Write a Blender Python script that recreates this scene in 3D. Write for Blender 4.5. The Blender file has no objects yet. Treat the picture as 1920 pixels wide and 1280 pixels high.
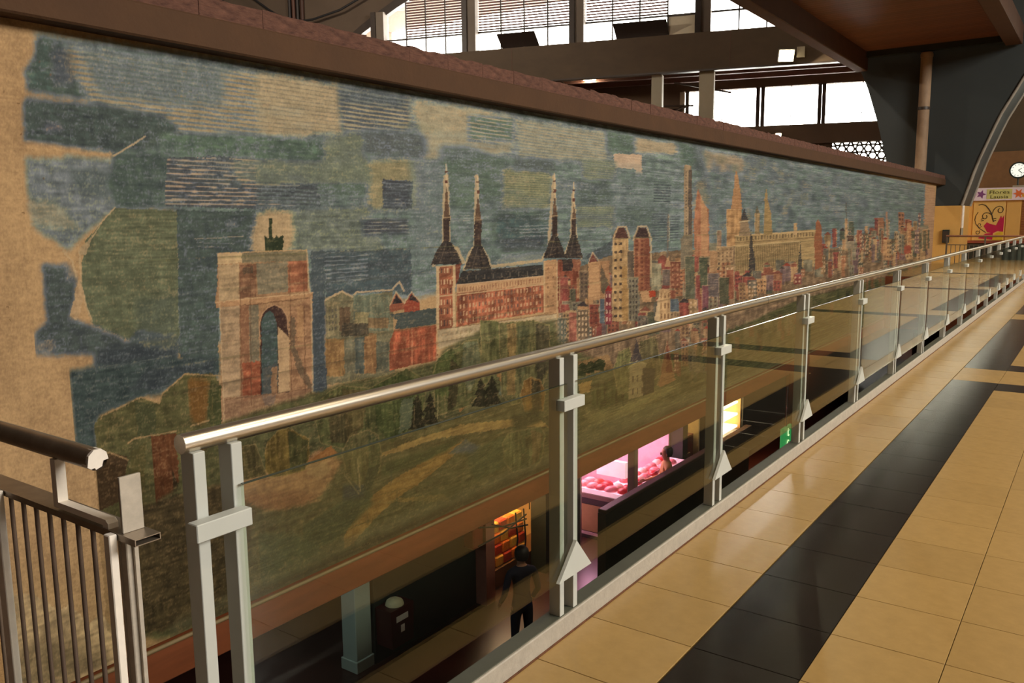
import bpy, bmesh, math, random
import numpy as np
from mathutils import Vector, Matrix

# ------------------------------------------------------------------ camera, world, lights, exposure
scene = bpy.context.scene
COL = scene.collection
CAM_F, CAM_YAW, CAM_PITCH, CAM_ROLL, EYE = 1559.9, 0.6199, 0.1433, -0.0096, 1.6
cy, sy, cp, sp = math.cos(CAM_YAW), math.sin(CAM_YAW), math.cos(CAM_PITCH), math.sin(CAM_PITCH)
_f = np.array([-sy * cp, cy * cp, -sp]); _r = np.array([cy, sy, 0.0]); _u = np.cross(_r, _f)
_c, _s = math.cos(CAM_ROLL), math.sin(CAM_ROLL)
CR, CU, CF = _c * _r + _s * _u, -_s * _r + _c * _u, _f
cam_data = bpy.data.cameras.new('camera')
cam_data.sensor_width = 36.0
cam_data.lens = 36.0 * CAM_F / 1920.0
cam_data.clip_start, cam_data.clip_end = 0.05, 500
cam = bpy.data.objects.new('camera', cam_data)
COL.objects.link(cam)
cam.matrix_world = Matrix(((CR[0], CU[0], -CF[0], 0), (CR[1], CU[1], -CF[1], 0), (CR[2], CU[2], -CF[2], EYE), (0, 0, 0, 1)))
scene.camera = cam

scene.view_settings.view_transform = 'Standard'
scene.view_settings.look = 'None'
scene.view_settings.gamma = 1.0
scene.view_settings.use_curve_mapping = False
scene.view_settings.exposure = 0.85

world = bpy.data.worlds.new('overcast_sky')
scene.world = world
world.use_nodes = True
bg = world.node_tree.nodes['Background']
bg.inputs[0].default_value = (1.0, 0.95, 0.85, 1)
bg.inputs[1].default_value = 14.0

# clerestory high in the right-hand wall: daylight comes in there (a portal only guides the sampling of the sky)
ARC_Y0, ARC_Y1, ARC_Z0, ARC_Z1, ARC_X = 1.5, 20.5, 11.0, 20.5, 27.0
_pl = bpy.data.lights.new('clerestory_portal', 'AREA'); _pl.shape = 'RECTANGLE'; _pl.size = ARC_Z1 - ARC_Z0; _pl.size_y = ARC_Y1 - ARC_Y0; _pl.cycles.is_portal = True
_po = bpy.data.objects.new('clerestory_portal', _pl); COL.objects.link(_po); _po.location = (ARC_X + .2, (ARC_Y0 + ARC_Y1) / 2, (ARC_Z0 + ARC_Z1) / 2); _po.rotation_euler = (0, math.pi / 2, 0)

EW_X0, EW_X1, EW_Z0, EW_Z1 = -1.0, 5.2, 3.4, 7.4          # window in the end wall, right of the picture
_pl = bpy.data.lights.new('end_window_portal', 'AREA'); _pl.shape = 'RECTANGLE'; _pl.size = EW_X1 - EW_X0; _pl.size_y = EW_Z1 - EW_Z0; _pl.cycles.is_portal = True
_po = bpy.data.objects.new('end_window_portal', _pl); COL.objects.link(_po); _po.location = ((EW_X0 + EW_X1) / 2, 38.2, (EW_Z0 + EW_Z1) / 2); _po.rotation_euler = (-math.pi / 2, 0, 0)

LAMP_W = 50.0           # watts of each ceiling luminaire over the walkway
LAMP_COL = (1.0, 0.80, 0.52)
LAMP_SPOTS = [(1.0, 4.5), (1.0, 10.0), (1.0, 15.5), (1.0, 21.0), (1.0, 27.5)]
LAMP_TONE = [.8, .8, .8, .9, 1.8]
LAMP_Z = 6.2

# ------------------------------------------------------------------ helpers
def proj(P):
    d = np.asarray(P, float) - np.array([0, 0, EYE])
    z = d @ CF
    return np.stack([960 + CAM_F * (d @ CR) / z, 640 - CAM_F * (d @ CU) / z], -1)

def lin(c):
    c = np.asarray(c, float) / 255.0
    return np.where(c <= 0.04045, c / 12.92, ((c + 0.055) / 1.055) ** 2.4)

def rgba(c):
    l = lin(c)
    return (float(l[0]), float(l[1]), float(l[2]), 1.0)

MATS = {}
def mat(name, col, rough=0.6, metal=0.0, var=0.12, scale=6.0, bump=0.0, bump_scale=40.0, emit=None, emit_col=None, spec=0.5, stretch=(1, 1, 1), objrand=0.0, col2=None):
    """procedural principled material: colour broken up by noise, optional relief"""
    if name in MATS:
        return MATS[name]
    m = bpy.data.materials.new(name); m.use_nodes = True
    nt = m.node_tree; nd = nt.nodes; lk = nt.links
    b = nd['Principled BSDF']
    tc = nd.new('ShaderNodeTexCoord'); mp = nd.new('ShaderNodeMapping'); mp.inputs['Scale'].default_value = stretch
    lk.new(tc.outputs['Object'], mp.inputs[0])
    nz = nd.new('ShaderNodeTexNoise'); nz.inputs['Scale'].default_value = scale; nz.inputs['Detail'].default_value = 6; nz.inputs['Roughness'].default_value = 0.65
    lk.new(mp.outputs[0], nz.inputs[0])
    base = np.array(rgba(col)[:3])
    c2 = np.array(rgba(col2)[:3]) if col2 else None
    rp = nd.new('ShaderNodeValToRGB')
    lo = base * (1 - var) if c2 is None else base
    hi = np.minimum(base * (1 + var), 1) if c2 is None else c2
    rp.color_ramp.elements[0].position = 0.3; rp.color_ramp.elements[1].position = 0.7
    rp.color_ramp.elements[0].color = (*lo, 1); rp.color_ramp.elements[1].color = (*hi, 1)
    lk.new(nz.outputs[0], rp.inputs[0])
    out = rp.outputs[0]
    if objrand > 0:
        oi = nd.new('ShaderNodeObjectInfo'); mr = nd.new('ShaderNodeMapRange')
        mr.inputs[3].default_value = 1 - objrand; mr.inputs[4].default_value = 1 + objrand
        lk.new(oi.outputs['Random'], mr.inputs[0])
        hs = nd.new('ShaderNodeHueSaturation'); lk.new(out, hs.inputs['Color']); lk.new(mr.outputs[0], hs.inputs['Value']); out = hs.outputs[0]
    lk.new(out, b.inputs['Base Color'])
    b.inputs['Roughness'].default_value = rough; b.inputs['Metallic'].default_value = metal
    b.inputs['Specular IOR Level'].default_value = spec
    if bump > 0:
        n2 = nd.new('ShaderNodeTexNoise'); n2.inputs['Scale'].default_value = bump_scale; n2.inputs['Detail'].default_value = 5
        lk.new(mp.outputs[0], n2.inputs[0])
        bp = nd.new('ShaderNodeBump'); bp.inputs['Strength'].default_value = bump; bp.inputs['Distance'].default_value = 0.02
        lk.new(n2.outputs[0], bp.inputs['Height']); lk.new(bp.outputs[0], b.inputs['Normal'])
    if emit:
        b.inputs['Emission Color'].default_value = (*(emit_col or (1, 1, 1)), 1); b.inputs['Emission Strength'].default_value = emit
    MATS[name] = m
    return m

def glassmat(name, tint, ior=1.5, rough=0.0, dirt=0.0):
    m = bpy.data.materials.new(name); m.use_nodes = True
    nt = m.node_tree; nd = nt.nodes; lk = nt.links
    nd.remove(nd['Principled BSDF'])
    o = nd['Material Output']
    tr = nd.new('ShaderNodeBsdfTransparent'); tr.inputs[0].default_value = (*tint, 1)
    gl = nd.new('ShaderNodeBsdfGlossy'); gl.inputs['Roughness'].default_value = rough; gl.inputs[0].default_value = (1, 1, 1, 1)
    fr = nd.new('ShaderNodeFresnel'); ge = nd.new('ShaderNodeNewGeometry'); ml = nd.new('ShaderNodeMapRange')
    ml.inputs[3].default_value = ior; ml.inputs[4].default_value = 1.0 / ior      # thin pane: same reflectance from both sides
    lk.new(ge.outputs['Backfacing'], ml.inputs[0]); lk.new(ml.outputs[0], fr.inputs[0])
    mx = nd.new('ShaderNodeMixShader')
    lk.new(fr.outputs[0], mx.inputs[0]); lk.new(tr.outputs[0], mx.inputs[1]); lk.new(gl.outputs[0], mx.inputs[2])
    last = mx
    if dirt > 0:
        df = nd.new('ShaderNodeBsdfDiffuse'); df.inputs[0].default_value = (0.5, 0.45, 0.38, 1)
        tc = nd.new('ShaderNodeTexCoord'); nz = nd.new('ShaderNodeTexNoise'); nz.inputs['Scale'].default_value = 2.5; nz.inputs['Detail'].default_value = 8
        lk.new(tc.outputs['Object'], nz.inputs[0])
        mr = nd.new('ShaderNodeMapRange'); mr.inputs[1].default_value = 0.35; mr.inputs[2].default_value = 0.8; mr.inputs[3].default_value = dirt * 0.3; mr.inputs[4].default_value = dirt
        lk.new(nz.outputs[0], mr.inputs[0])
        m2 = nd.new('ShaderNodeMixShader'); lk.new(mr.outputs[0], m2.inputs[0]); lk.new(mx.outputs[0], m2.inputs[1]); lk.new(df.outputs[0], m2.inputs[2]); last = m2
    lk.new(last.outputs[0], o.inputs[0])
    MATS[name] = m
    return m

class MB:
    """collects boxes, tubes and prisms; build() links them as one mesh object"""
    def __init__(self): self.v = []; self.f = []; self.sm = []
    def _add(self, vs, fs, smooth=False):
        o = len(self.v); self.v += [tuple(map(float, p)) for p in vs]; self.f += [tuple(i + o for i in f) for f in fs]; self.sm += [smooth] * len(fs)
        return self
    def box(self, lo, hi, bev=0.0):
        x0, y0, z0 = lo; x1, y1, z1 = hi
        if bev <= 0:
            vs = [(x, y, z) for z in (z0, z1) for y in (y0, y1) for x in (x0, x1)]
            return self._add(vs, [(0, 2, 3, 1), (4, 5, 7, 6), (0, 1, 5, 4), (2, 6, 7, 3), (0, 4, 6, 2), (1, 3, 7, 5)])
        b = bev
        bm = bmesh.new(); r = bmesh.ops.create_cube(bm, size=1)
        for v in bm.verts:
            v.co = Vector(((x0 + x1) / 2 + v.co.x * (x1 - x0), (y0 + y1) / 2 + v.co.y * (y1 - y0), (z0 + z1) / 2 + v.co.z * (z1 - z0)))
        bmesh.ops.bevel(bm, geom=bm.edges[:], offset=b, segments=1, affect='EDGES')
        bm.verts.index_update()
        vs = [v.co[:] for v in bm.verts]; fs = [tuple(v.index for v in f.verts) for f in bm.faces]; bm.free()
        return self._add(vs, fs)
    def obox(self, c, ax, hs):
        """oriented box: centre, three axes, half sizes"""
        c = np.array(c, float); ax = [np.array(a, float) for a in ax]
        vs = [c + ax[0] * hs[0] * i + ax[1] * hs[1] * j + ax[2] * hs[2] * k for k in (-1, 1) for j in (-1, 1) for i in (-1, 1)]
        return self._add(vs, [(0, 2, 3, 1), (4, 5, 7, 6), (0, 1, 5, 4), (2, 6, 7, 3), (0, 4, 6, 2), (1, 3, 7, 5)])
    def tube(self, pts, rad, n=10, caps=True):
        pts = [np.array(p, float) for p in pts]; m = len(pts)
        rads = [rad] * m if np.isscalar(rad) else rad
        rings = []; up = np.array([0, 0, 1.0])
        for i, p in enumerate(pts):
            t = pts[min(i + 1, m - 1)] - pts[max(i - 1, 0)]; t /= np.linalg.norm(t)
            a = np.cross(t, up if abs(t[2]) < 0.95 else np.array([0, 1.0, 0])); a /= np.linalg.norm(a); b = np.cross(t, a)
            rings.append([p + rads[i] * (math.cos(2 * math.pi * k / n) * a + math.sin(2 * math.pi * k / n) * b) for k in range(n)])
        vs = [q for r in rings for q in r]; fs = []
        for i in range(m - 1):
            for k in range(n):
                fs.append((i * n + k, i * n + (k + 1) % n, (i + 1) * n + (k + 1) % n, (i + 1) * n + k))
        self._add(vs, fs, True)
        if caps:
            self._add(rings[0], [tuple(range(n))]); self._add(rings[-1], [tuple(reversed(range(n)))])
        return self
    def prism(self, poly, d0, d1, fn):
        """polygon (a,b) extruded from depth d0 to d1; fn(a,b,d) gives the point"""
        n = len(poly); vs = [fn(a, b, d0) for a, b in poly] + [fn(a, b, d1) for a, b in poly]
        fs = [tuple(range(n)), tuple(reversed(range(n, 2 * n)))] + [(i, i + n, (i + 1) % n + n, (i + 1) % n) for i in range(n)]
        return self._add(vs, fs)
    def lathe(self, prof, c, n=16):
        """profile (radius, z) turned about the vertical through c"""
        c = np.array(c, float); vs = []; fs = []; m = len(prof)
        for r, z in prof:
            for k in range(n): vs.append((c[0] + r * math.cos(2 * math.pi * k / n), c[1] + r * math.sin(2 * math.pi * k / n), c[2] + z))
        for i in range(m - 1):
            for k in range(n): fs.append((i * n + k, i * n + (k + 1) % n, (i + 1) * n + (k + 1) % n, (i + 1) * n + k))
        self._add(vs, fs, True)
        self._add(vs[:n], [tuple(reversed(range(n)))]); self._add(vs[-n:], [tuple(range(n))])
        return self
    def mesh(self, name, m):
        me = bpy.data.meshes.new(name); me.from_pydata(self.v, [], self.f); me.update()
        me.polygons.foreach_set('use_smooth', self.sm)
        bm = bmesh.new(); bm.from_mesh(me); bmesh.ops.recalc_face_normals(bm, faces=bm.faces[:]); bm.to_mesh(me); bm.free()
        if m: me.materials.append(m)
        return me
    def build(self, name, m, parent=None):
        return link(name, self.mesh(name, m), parent)

def link(name, data, parent=None):
    o = bpy.data.objects.new(name, data); COL.objects.link(o)
    if parent: o.parent = parent
    return o
def tag(o, label=None, cat=None, group=None, kind=None):
    if label: o['label'] = label
    if cat: o['category'] = cat
    if group: o['group'] = group
    if kind: o['kind'] = kind
    return o
def thing(name, label, cat, loc=(0, 0, 0), group=None):
    o = bpy.data.objects.new(name, None); COL.objects.link(o); o.location = loc; o.empty_display_size = 0.2
    return tag(o, label, cat, group)
def struct(name, mb, m, parent=None, label=None):
    o = mb.build(name, m, parent)
    if not parent: o['kind'] = 'structure'
    if label: o['label'] = label
    return o
def copy_tree(o, parent=None):
    c = o.copy(); COL.objects.link(c); c.parent = parent
    for ch in list(o.children): copy_tree(ch, c)
    return c
def shift(mb, d):
    mb.v = [(x + d[0], y + d[1], z + d[2]) for x, y, z in mb.v]; return mb
rnd = random.Random(7)
# ------------------------------------------------------------------ materials of the setting
M_CREAM = mat('cream_terrazzo', (162, 132, 82), rough=.27, var=.08, scale=14, spec=.45, objrand=.05, bump=.02, bump_scale=3)
M_BLACK = mat('black_terrazzo', (34, 30, 26), rough=.2, var=.2, scale=14, spec=.45, objrand=.12, bump=.02, bump_scale=3)
M_GROUT = mat('grout', (92, 66, 40), rough=.9)
M_PLASTER = mat('plaster', (176, 134, 90), rough=.9, var=.1, scale=3, bump=.5, bump_scale=60)
M_CAP = mat('render_ochre', (76, 48, 23), rough=.85, var=.12, scale=2.5, bump=.25, bump_scale=30)
M_BRICK = mat('rough_red_brick', (70, 42, 31), col2=(112, 74, 58), rough=.9, var=.35, scale=16, stretch=(1, .6, 2), bump=.6, bump_scale=35, objrand=.06)
M_FASCIA = mat('red_brown_fascia', (124, 66, 38), rough=.5, var=.25, scale=2.5, stretch=(1, .4, 3))
M_GREYWALL = mat('grey_plaster', (94, 78, 64), rough=.9, var=.1, scale=.6, bump=.2, bump_scale=8)
M_BEAM = mat('brown_concrete', (76, 60, 43), rough=.8, var=.12, scale=.8, stretch=(1, 1, 2))
M_RIB = mat('blue_grey_paint', (52, 57, 57), rough=.55, var=.08, scale=.8)
M_WOOD = mat('dark_ceiling_board', (104, 60, 40), rough=.6, var=.18, scale=2, stretch=(.4, 6, 1), objrand=.12)
M_DARKWOOD = mat('dark_beam_wood', (82, 54, 38), rough=.7, var=.15, scale=2)
M_YELLOW = mat('ochre_wall_paint', (206, 158, 84), rough=.6, var=.06, scale=1.5)
M_DARK = mat('dark_green_panel', (34, 40, 34), rough=.5, var=.2, scale=2)
M_RWALL = mat('dark_brown_wall', (70, 54, 40), rough=.7)
M_LOWFLOOR = mat('dark_red_floor', (52, 24, 17), rough=.35, var=.3, scale=1.2)
M_SLAB = mat('concrete', (96, 88, 76), rough=.9, var=.15, scale=2)
M_STEELDK = mat('dark_frame_steel', (60, 48, 40), rough=.5, var=.1)
M_CREAMPANE = mat('cream_board', (214, 200, 172), rough=.6, var=.04)

# ------------------------------------------------------------------ walkway floor: slab plus single tiles
GAP_X, GAP_Y0, GAP_Y1 = -1.607, 0.82, 25.0
mb = MB().box((GAP_X, -6, -.35), (ARC_X, 38, -.014)).box((-12, GAP_Y1, -.35), (GAP_X, 38, -.014)).box((-5, -6, -.35), (GAP_X, GAP_Y0, -.014))
floor = struct('floor', mb, M_GROUT)
T = .40; JX0, JY0 = -.765, 3.192
def tile_mesh(name, w, m):
    return MB().box((0, 0, -.014), (w, T - .003, 0), bev=.0012).mesh(name, m)
TILE_C, TILE_B = tile_mesh('tile_cream', T - .003, M_CREAM), tile_mesh('tile_black', T - .003, M_BLACK)
TILE_E = tile_mesh('tile_edge', -1.17 - GAP_X - .006, M_CREAM)
rest_c, rest_b = MB(), MB()
def is_black(ix, iy):
    y = JY0 + iy * T
    if y < -.3: return True          # unseen floor behind, blackened to cut bounce light on the posts
    panels = [(-9.0, 9.15), (9.95, 15.1), (15.9, 21.1), (21.9, 27.2)]
    for y0, y1 in panels:
        if y0 < y + .2 < y1:
            if ix == -1 or ix == 9: return -1 <= ix <= 9
            if -1 <= ix <= 9 and (y - .05 < y0 + .02 or y + T + .1 > y1): return True
    return False
n_tile = 0
for iy in range(-23, 87):
    for ix in range(-2, 15):
        x, y = JX0 + ix * T, JY0 + iy * T
        if ix == -2: x = GAP_X + .004
        blk = is_black(ix, iy)
        pc = proj([[x, y, 0], [x + T, y, 0], [x, y + T, 0], [x + T, y + T, 0]])
        dep = (np.array([x, y, -EYE]) @ CF)
        vis = dep > .5 and pc[:, 0].min() < 1925 and pc[:, 0].max() > -5 and pc[:, 1].min() < 1290 and y > 1.5
        if vis and n_tile < 290 and y < 25:
            o = link('tile', TILE_E if ix == -2 else (TILE_B if blk else TILE_C), floor); o.location = (x, y, 0); n_tile += 1
        else:
            w = TILE_E.vertices and (-1.17 - GAP_X - .006) if ix == -2 else T - .003
            (rest_b if blk else rest_c).box((x, y, -.014), (x + w, y + T - .003, 0))
for iy in range(55, 87):
    for ix in range(-26, -2):
        x, y = GAP_X - .003 - (-2 - ix) * T, JY0 + iy * T
        rest_c.box((x, y, -.014), (x + T - .003, y + T - .003, 0))
tag(rest_c.build('tile_field', M_CREAM, floor), kind='stuff'); tag(rest_b.build('tile_field_black', M_BLACK, floor), kind='stuff')

# kerb of the walkway edge
M_KERB = mat('kerb_paint', (168, 160, 148), rough=.55, var=.12, scale=18, bump=.15, bump_scale=60)
M_KERBTOP = mat('kerb_top_steel', (74, 76, 66), rough=.5, var=.12, scale=6)
kerb = struct('trim_1', MB().box((-1.676, GAP_Y0 + .05, -.35), (GAP_X, GAP_Y1, .081), bev=.004), M_KERB, label='pale grey painted kerb along the walkway edge')
MB().box((-1.68, GAP_Y0 + .05, .081), (-1.617, GAP_Y1, .0855)).build('top_plate', M_KERBTOP, kerb)
MB().box((GAP_X - .001, GAP_Y0 + .05, -.004), (GAP_X + .004, GAP_Y1, .006)).build('rust_line', mat('rust_dirt', (96, 58, 34), rough=.9, var=.4, scale=20), kerb)

# ------------------------------------------------------------------ mural wall, its cap, brick course and fascia
wall = struct('wall_left', MB().box((-5.3, 1.3, -1.18), (-5.0, 32.05, 2.73)), M_PLASTER, label='long free-standing plaster wall across the gap')
MB().box((-5.42, 1.3, 2.725), (-4.85, 34.2, 2.93), bev=.012).build('cap_beam', M_CAP, wall)
bmeshes = []
for k in range(4):
    m_ = MB(); n = 6; xs = np.linspace(0, .499, n + 1); r = random.Random(k)
    tops = [.125 + r.uniform(-.009, .008) for _ in xs]
    poly = [(0, 0), (.499, 0)] + [(xs[i], tops[i]) for i in range(n, -1, -1)]
    m_.prism(poly, -5.38, -4.87 - .003 * k, lambda a, b, d: (d, a, b)); bmeshes.append(m_.mesh('brick', M_BRICK))
for i in range(65):
    o = link('brick', bmeshes[(i * 7 + i // 3) % 4], wall); o.location = (rnd.uniform(-.002, .002), 1.4 + i * .5, 2.93)
MB().box((-12, 1.3, -1.46), (-4.96, 36, -1.19), bev=.01).build('fascia_slab', M_FASCIA, wall)
MB().tube([(-4.945, 1.3, -1.19), (-4.945, 32, -1.19)], .016, 8).build('ledge_pipe', mat('ledge', (128, 106, 74), rough=.6), wall)

# ------------------------------------------------------------------ hall shell
DW = np.array([-.96126, -.27564, 0]); NWALL = np.array([.27564, -.96126, 0]); P1 = np.array([-10.547, 48.0, 0]); UZ = np.array([0, 0, 1.0])
def FP(s, z, d=0.0): return P1 + DW * s + NWALL * d + UZ * z
def fbox(mb, s0, s1, z0, z1, d0, d1):
    c = FP((s0 + s1) / 2, (z0 + z1) / 2, (d0 + d1) / 2)
    return mb.obox(c, (DW, NWALL, UZ), (abs(s1 - s0) / 2, abs(d1 - d0) / 2, abs(z1 - z0) / 2))
struct('floor_lower', MB().box((-62, -8, -4.5), (28, 66, -4.2)), M_LOWFLOOR, label='dark red floor of the lower market level')
struct('ceiling', MB().box((-62, -8, 21), (-6, 66, 21.4)).box((-6, -8, 21), (28, 38.4, 21.4)), M_GREYWALL)
mb = MB().box((ARC_X, -8, -4.5), (27.4, 38.4, ARC_Z0)).box((ARC_X, -8, ARC_Z1), (27.4, 38.4, 21)).box((ARC_X, -8, ARC_Z0), (27.4, ARC_Y0, ARC_Z1)).box((ARC_X, ARC_Y1, ARC_Z0), (27.4, 38.4, ARC_Z1))
wr_ = struct('wall_right', mb, M_RWALL, label='right-hand wall with an open clerestory')
struct('wall_far_right', MB().box((8, 38, -4.5), (27.4, 38.4, 21)).box((-6.4, 38.4, -4.5), (-6.0, 50, 21)).box((-6.4, 38, 15), (8, 38.4, 21)), M_RWALL)
for k in range(3): MB().box((ARC_X + .1, ARC_Y0 + 5 + k * 5.1, ARC_Z0), (27.3, ARC_Y0 + 5.3 + k * 5.1, ARC_Z1)).build('clerestory_pier', M_YELLOW, wr_)
struct('wall_back', MB().box((-62, -8.4, -4.5), (28, -8, 21)), M_RWALL)
struct('wall_side', MB().box((-62.4, -8, -4.5), (-62, 66, 21)), M_GREYWALL)

# far wall: arched window band above, square windows below
def arch_z(s): return -13.2 + math.sqrt(max(0.0, 31.8 ** 2 - (s - 14.0) ** 2))
mb = MB()
ss = np.linspace(-3.0, 31.45, 30)
for a, b in zip(ss[:-1], ss[1:]):       # masonry above the arch
    za, zb = arch_z(a), arch_z(b)
    pts = [FP(a, za, 0), FP(b, zb, 0), FP(b, 21, 0), FP(a, 21, 0), FP(a, za, -.5), FP(b, zb, -.5), FP(b, 21, -.5), FP(a, 21, -.5)]
    mb._add(pts, [(0, 1, 2, 3), (7, 6, 5, 4), (0, 4, 5, 1), (3, 2, 6, 7), (0, 3, 7, 4), (1, 5, 6, 2)])
fbox(mb, 31.45, 56, -4.5, 21, -.5, 0); fbox(mb, -4.7, -3, 8.75, 21, -.5, 0)
fbox(mb, -3, 31.45, 8.75, 11.6, -.5, 0)
fbox(mb, 10.05, 31.45, -4.5, 8.75, -.5, 0); fbox(mb, -4.7, 10.05, 5.62, 6.65, -.5, .25); fbox(mb, -4.7, 10.05, -4.5, 3.6, -.5, 0); fbox(mb, 2.05, 10.05, 3.6, 5.62, -.5, 0); fbox(mb, -4.7, -2.6, 3.6, 5.62, -.5, 0); fbox(mb, -4.7, -4, 6.65, 8.75, -.5, 0)
wall_far = struct('wall_far', mb, M_GREYWALL, label='grey plaster far wall of the hall with arched window band')
# arch band edging
mb = MB()
for a, b in zip(ss[:-1], ss[1:]):
    za, zb = arch_z(a), arch_z(b)
    pts = [FP(a, za - .55, .12), FP(b, zb - .55, .12), FP(b, zb, .12), FP(a, za, .12), FP(a, za - .55, -.3), FP(b, zb - .55, -.3), FP(b, zb, -.3), FP(a, za, -.3)]
    mb._add(pts, [(0, 1, 2, 3), (7, 6, 5, 4), (0, 4, 5, 1), (3, 2, 6, 7), (0, 3, 7, 4), (1, 5, 6, 2)])
mb.build('arch_edging', M_STEELDK, wall_far)

M_WGLASS = glassmat('window_glass', (.96, .97, .98), dirt=.10)
M_SLAT = mat('louvre_slat', (120, 92, 86), rough=.6)
def slat_mesh(length):
    return MB().obox((0, 0, 0), (DW, (NWALL * .8 + UZ * .6), np.cross(DW, NWALL * .8 + UZ * .6)), (length / 2, .055, .008)).mesh('slat', M_SLAT)
COLS = [31.3, 29.05, 22.88, 16.17, 9.0, 2.3, -3.0]
wn = 0
for bi in range(1, 6):
    sl, sr = COLS[bi] - .42, COLS[bi + 1] + .42
    wn += 1
    sill, tr = 11.6, 12.95
    fr = MB(); w3 = (sl - sr) / 4
    top_mid = min(arch_z(sl), arch_z(sr))
    for k in range(1, 4): fbox(fr, sl - w3 * k - .04, sl - w3 * k + .04, sill, arch_z(sl - w3 * k), -.12, .02)
    fbox(fr, sr, sl, tr - .05, tr + .05, -.12, .02); fbox(fr, sr, sl, sill, sill + .06, -.12, .02)
    win = struct('window_%d' % wn, fr, M_STEELDK, label='tall arched hall window with dark mullions and louvres')
    for k in range(4):
        a, b_ = sl - w3 * k, sl - w3 * (k + 1)
        opaque = (bi == 3 and k == 3)
        pm = MB(); fbox(pm, b_ + .03, a - .03, sill + .05, tr - .05, -.08, -.07); pm.build('pane', M_CREAMPANE if opaque else M_WGLASS, win)
        pm = MB(); zt = min(arch_z(a), arch_z(b_)) - .3
        fbox(pm, b_ + .03, a - .03, tr + .05, zt, -.11, -.10); pm.build('pane', M_WGLASS, win)
        if bi in (1, 2, 3) and not (bi == 1 and k == 0) and not (bi == 3 and k == 3):
            sm_ = slat_mesh(w3 - .08); ztop = min(zt, 17.2)
            nsl = int((ztop - tr - .1) / .155)
            for j in range(nsl):
                o = link('slat', sm_, win); o.location = FP((a + b_) / 2, tr + .14 + j * .155, -.03)
    if bi in (2, 3):     # sash hanging open
        c0 = sl - w3 * 1.15 if bi == 3 else sl - w3 * 1.05; half = w3 * (.95 if bi == 3 else .8)
        d_ = NWALL * .75 + UZ * .45; d_ /= np.linalg.norm(d_)
        cc = FP(c0 - half, sill + .62, .45)
        MB().obox(cc, (DW, d_, np.cross(DW, d_)), (half, .62, .03)).build('open_sash', M_STEELDK, win)
# steel columns between the windows
M_COLM = mat('grey_brown_column', (112, 98, 84), rough=.6, var=.1, scale=1)
for k, s in enumerate(COLS[1:6]):
    c = MB(); fbox(c, s - .42, s + .42, 11.6, arch_z(s) - .2, -.2, .5); o = struct('trim_%d' % (k + 10), c, M_COLM, label='window column')
    c = MB(); fbox(c, s + .1, s + .42, 11.6, arch_z(s) - .2, .5, .62); c.build('edge_strip', M_STEELDK, o)
# lower square windows
LOWC = [(9.75, 6.05), (5.65, 2.85), (2.5, -1.2), (-1.5, -4.0)]
for k, (sl, sr) in enumerate(LOWC):
    fr = MB(); fbox(fr, sr - .17, sr + .03, 6.65, 8.75, -.15, .1); fbox(fr, sl - .03, sl + .17, 6.65, 8.75, -.15, .1)
    fbox(fr, sr, sl, 7.12, 7.15, -.12, -.05); fbox(fr, (sl + sr) / 2 - .02, (sl + sr) / 2 + .02, 6.65, 8.75, -.12, -.05)
    win = struct('window_%d' % (k + 6), fr, M_STEELDK, label='low wide window under the gallery')
    for a, b_ in ((sl, (sl + sr) / 2), ((sl + sr) / 2, sr)):
        for z0, z1 in ((6.66, 7.1), (7.17, 8.74)):
            pm = MB(); fbox(pm, b_ + .03, a - .03, z0, z1, -.1, -.09); pm.build('pane', M_WGLASS, win)
# pierced screen of round openings low down at the right
scr = MB(); PITCH, HOLE = .44, .14; CRAD = PITCH / math.sqrt(3)
def hexr(a):      # distance from cell centre to its pointed-top hexagon edge
    t_ = (a - math.pi / 6 + math.pi / 6) % (math.pi / 3) - math.pi / 6
    return (PITCH / 2) / math.cos(t_)
n = 12
for j in range(6):
    for i in range(11):
        cs = 2.0 - i * PITCH - (PITCH / 2 if j % 2 else 0); cz = 3.75 + j * CRAD * 1.5
        for k in range(n):
            a0, a1 = 2 * math.pi * k / n, 2 * math.pi * (k + 1) / n
            p = [FP(cs + r_ * math.cos(a), cz + r_ * math.sin(a), d) for d in (-.12, .0) for (r_, a) in ((HOLE, a0), (hexr(a0), a0), (hexr(a1), a1), (HOLE, a1))]
            scr._add(p, [(0, 1, 2, 3), (7, 6, 5, 4), (2, 6, 7, 3), (0, 3, 7, 4)])
scrn = struct('trim_30', scr, M_STEELDK, label='pierced screen of round openings')

# gallery in front of the far wall
GD = 6.0
mb = MB(); fbox(mb, -2.5, 58, 8.9, 10.65, GD - .3, GD)
gal = struct('trim_40', mb, M_BEAM, label='broad brown gallery fascia below the arched windows')
mb = MB(); fbox(mb, -2.5, 58, 9.35, 9.6, 0.05, GD - .3); mb.build('gallery_slab', mat('gallery_underside', (120, 72, 62), rough=.8, var=.15, scale=.7), gal)
for d in (1.3, 3.2, 4.9):
    mb = MB(); fbox(mb, -2.5, 58, 9.05, 9.35, d - .12, d + .12); mb.build('joist', mat('joist_paint', (96, 66, 56), rough=.8), gal)
mb = MB(); fbox(mb, -2.5, 58, 8.82, 8.9, GD - .4, GD + .02); mb.build('edge_strip', M_STEELDK, gal)
for s in (18.2, 7.0, 1.6):
    mb = MB(); fbox(mb, s - .015, s + .015, 8.9, 10.65, GD, GD + .01); mb.build('joint', M_DARKWOOD, gal)
M_POST = mat('pale_post_paint', (156, 146, 126), rough=.7, var=.06, scale=1)
for s0, s1, lb in ((10.31, 10.84, 'narrow pale post under the gallery, left of the pair'), (7.76, 8.48, 'wider pale post under the gallery beside the low windows')):
    mb = MB(); fbox(mb, s0, s1, -1.2, 8.82, GD - .75, GD - .25)
    tag(mb.build('gallery_post', M_POST), lb, 'post', 'gallery posts')

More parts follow.
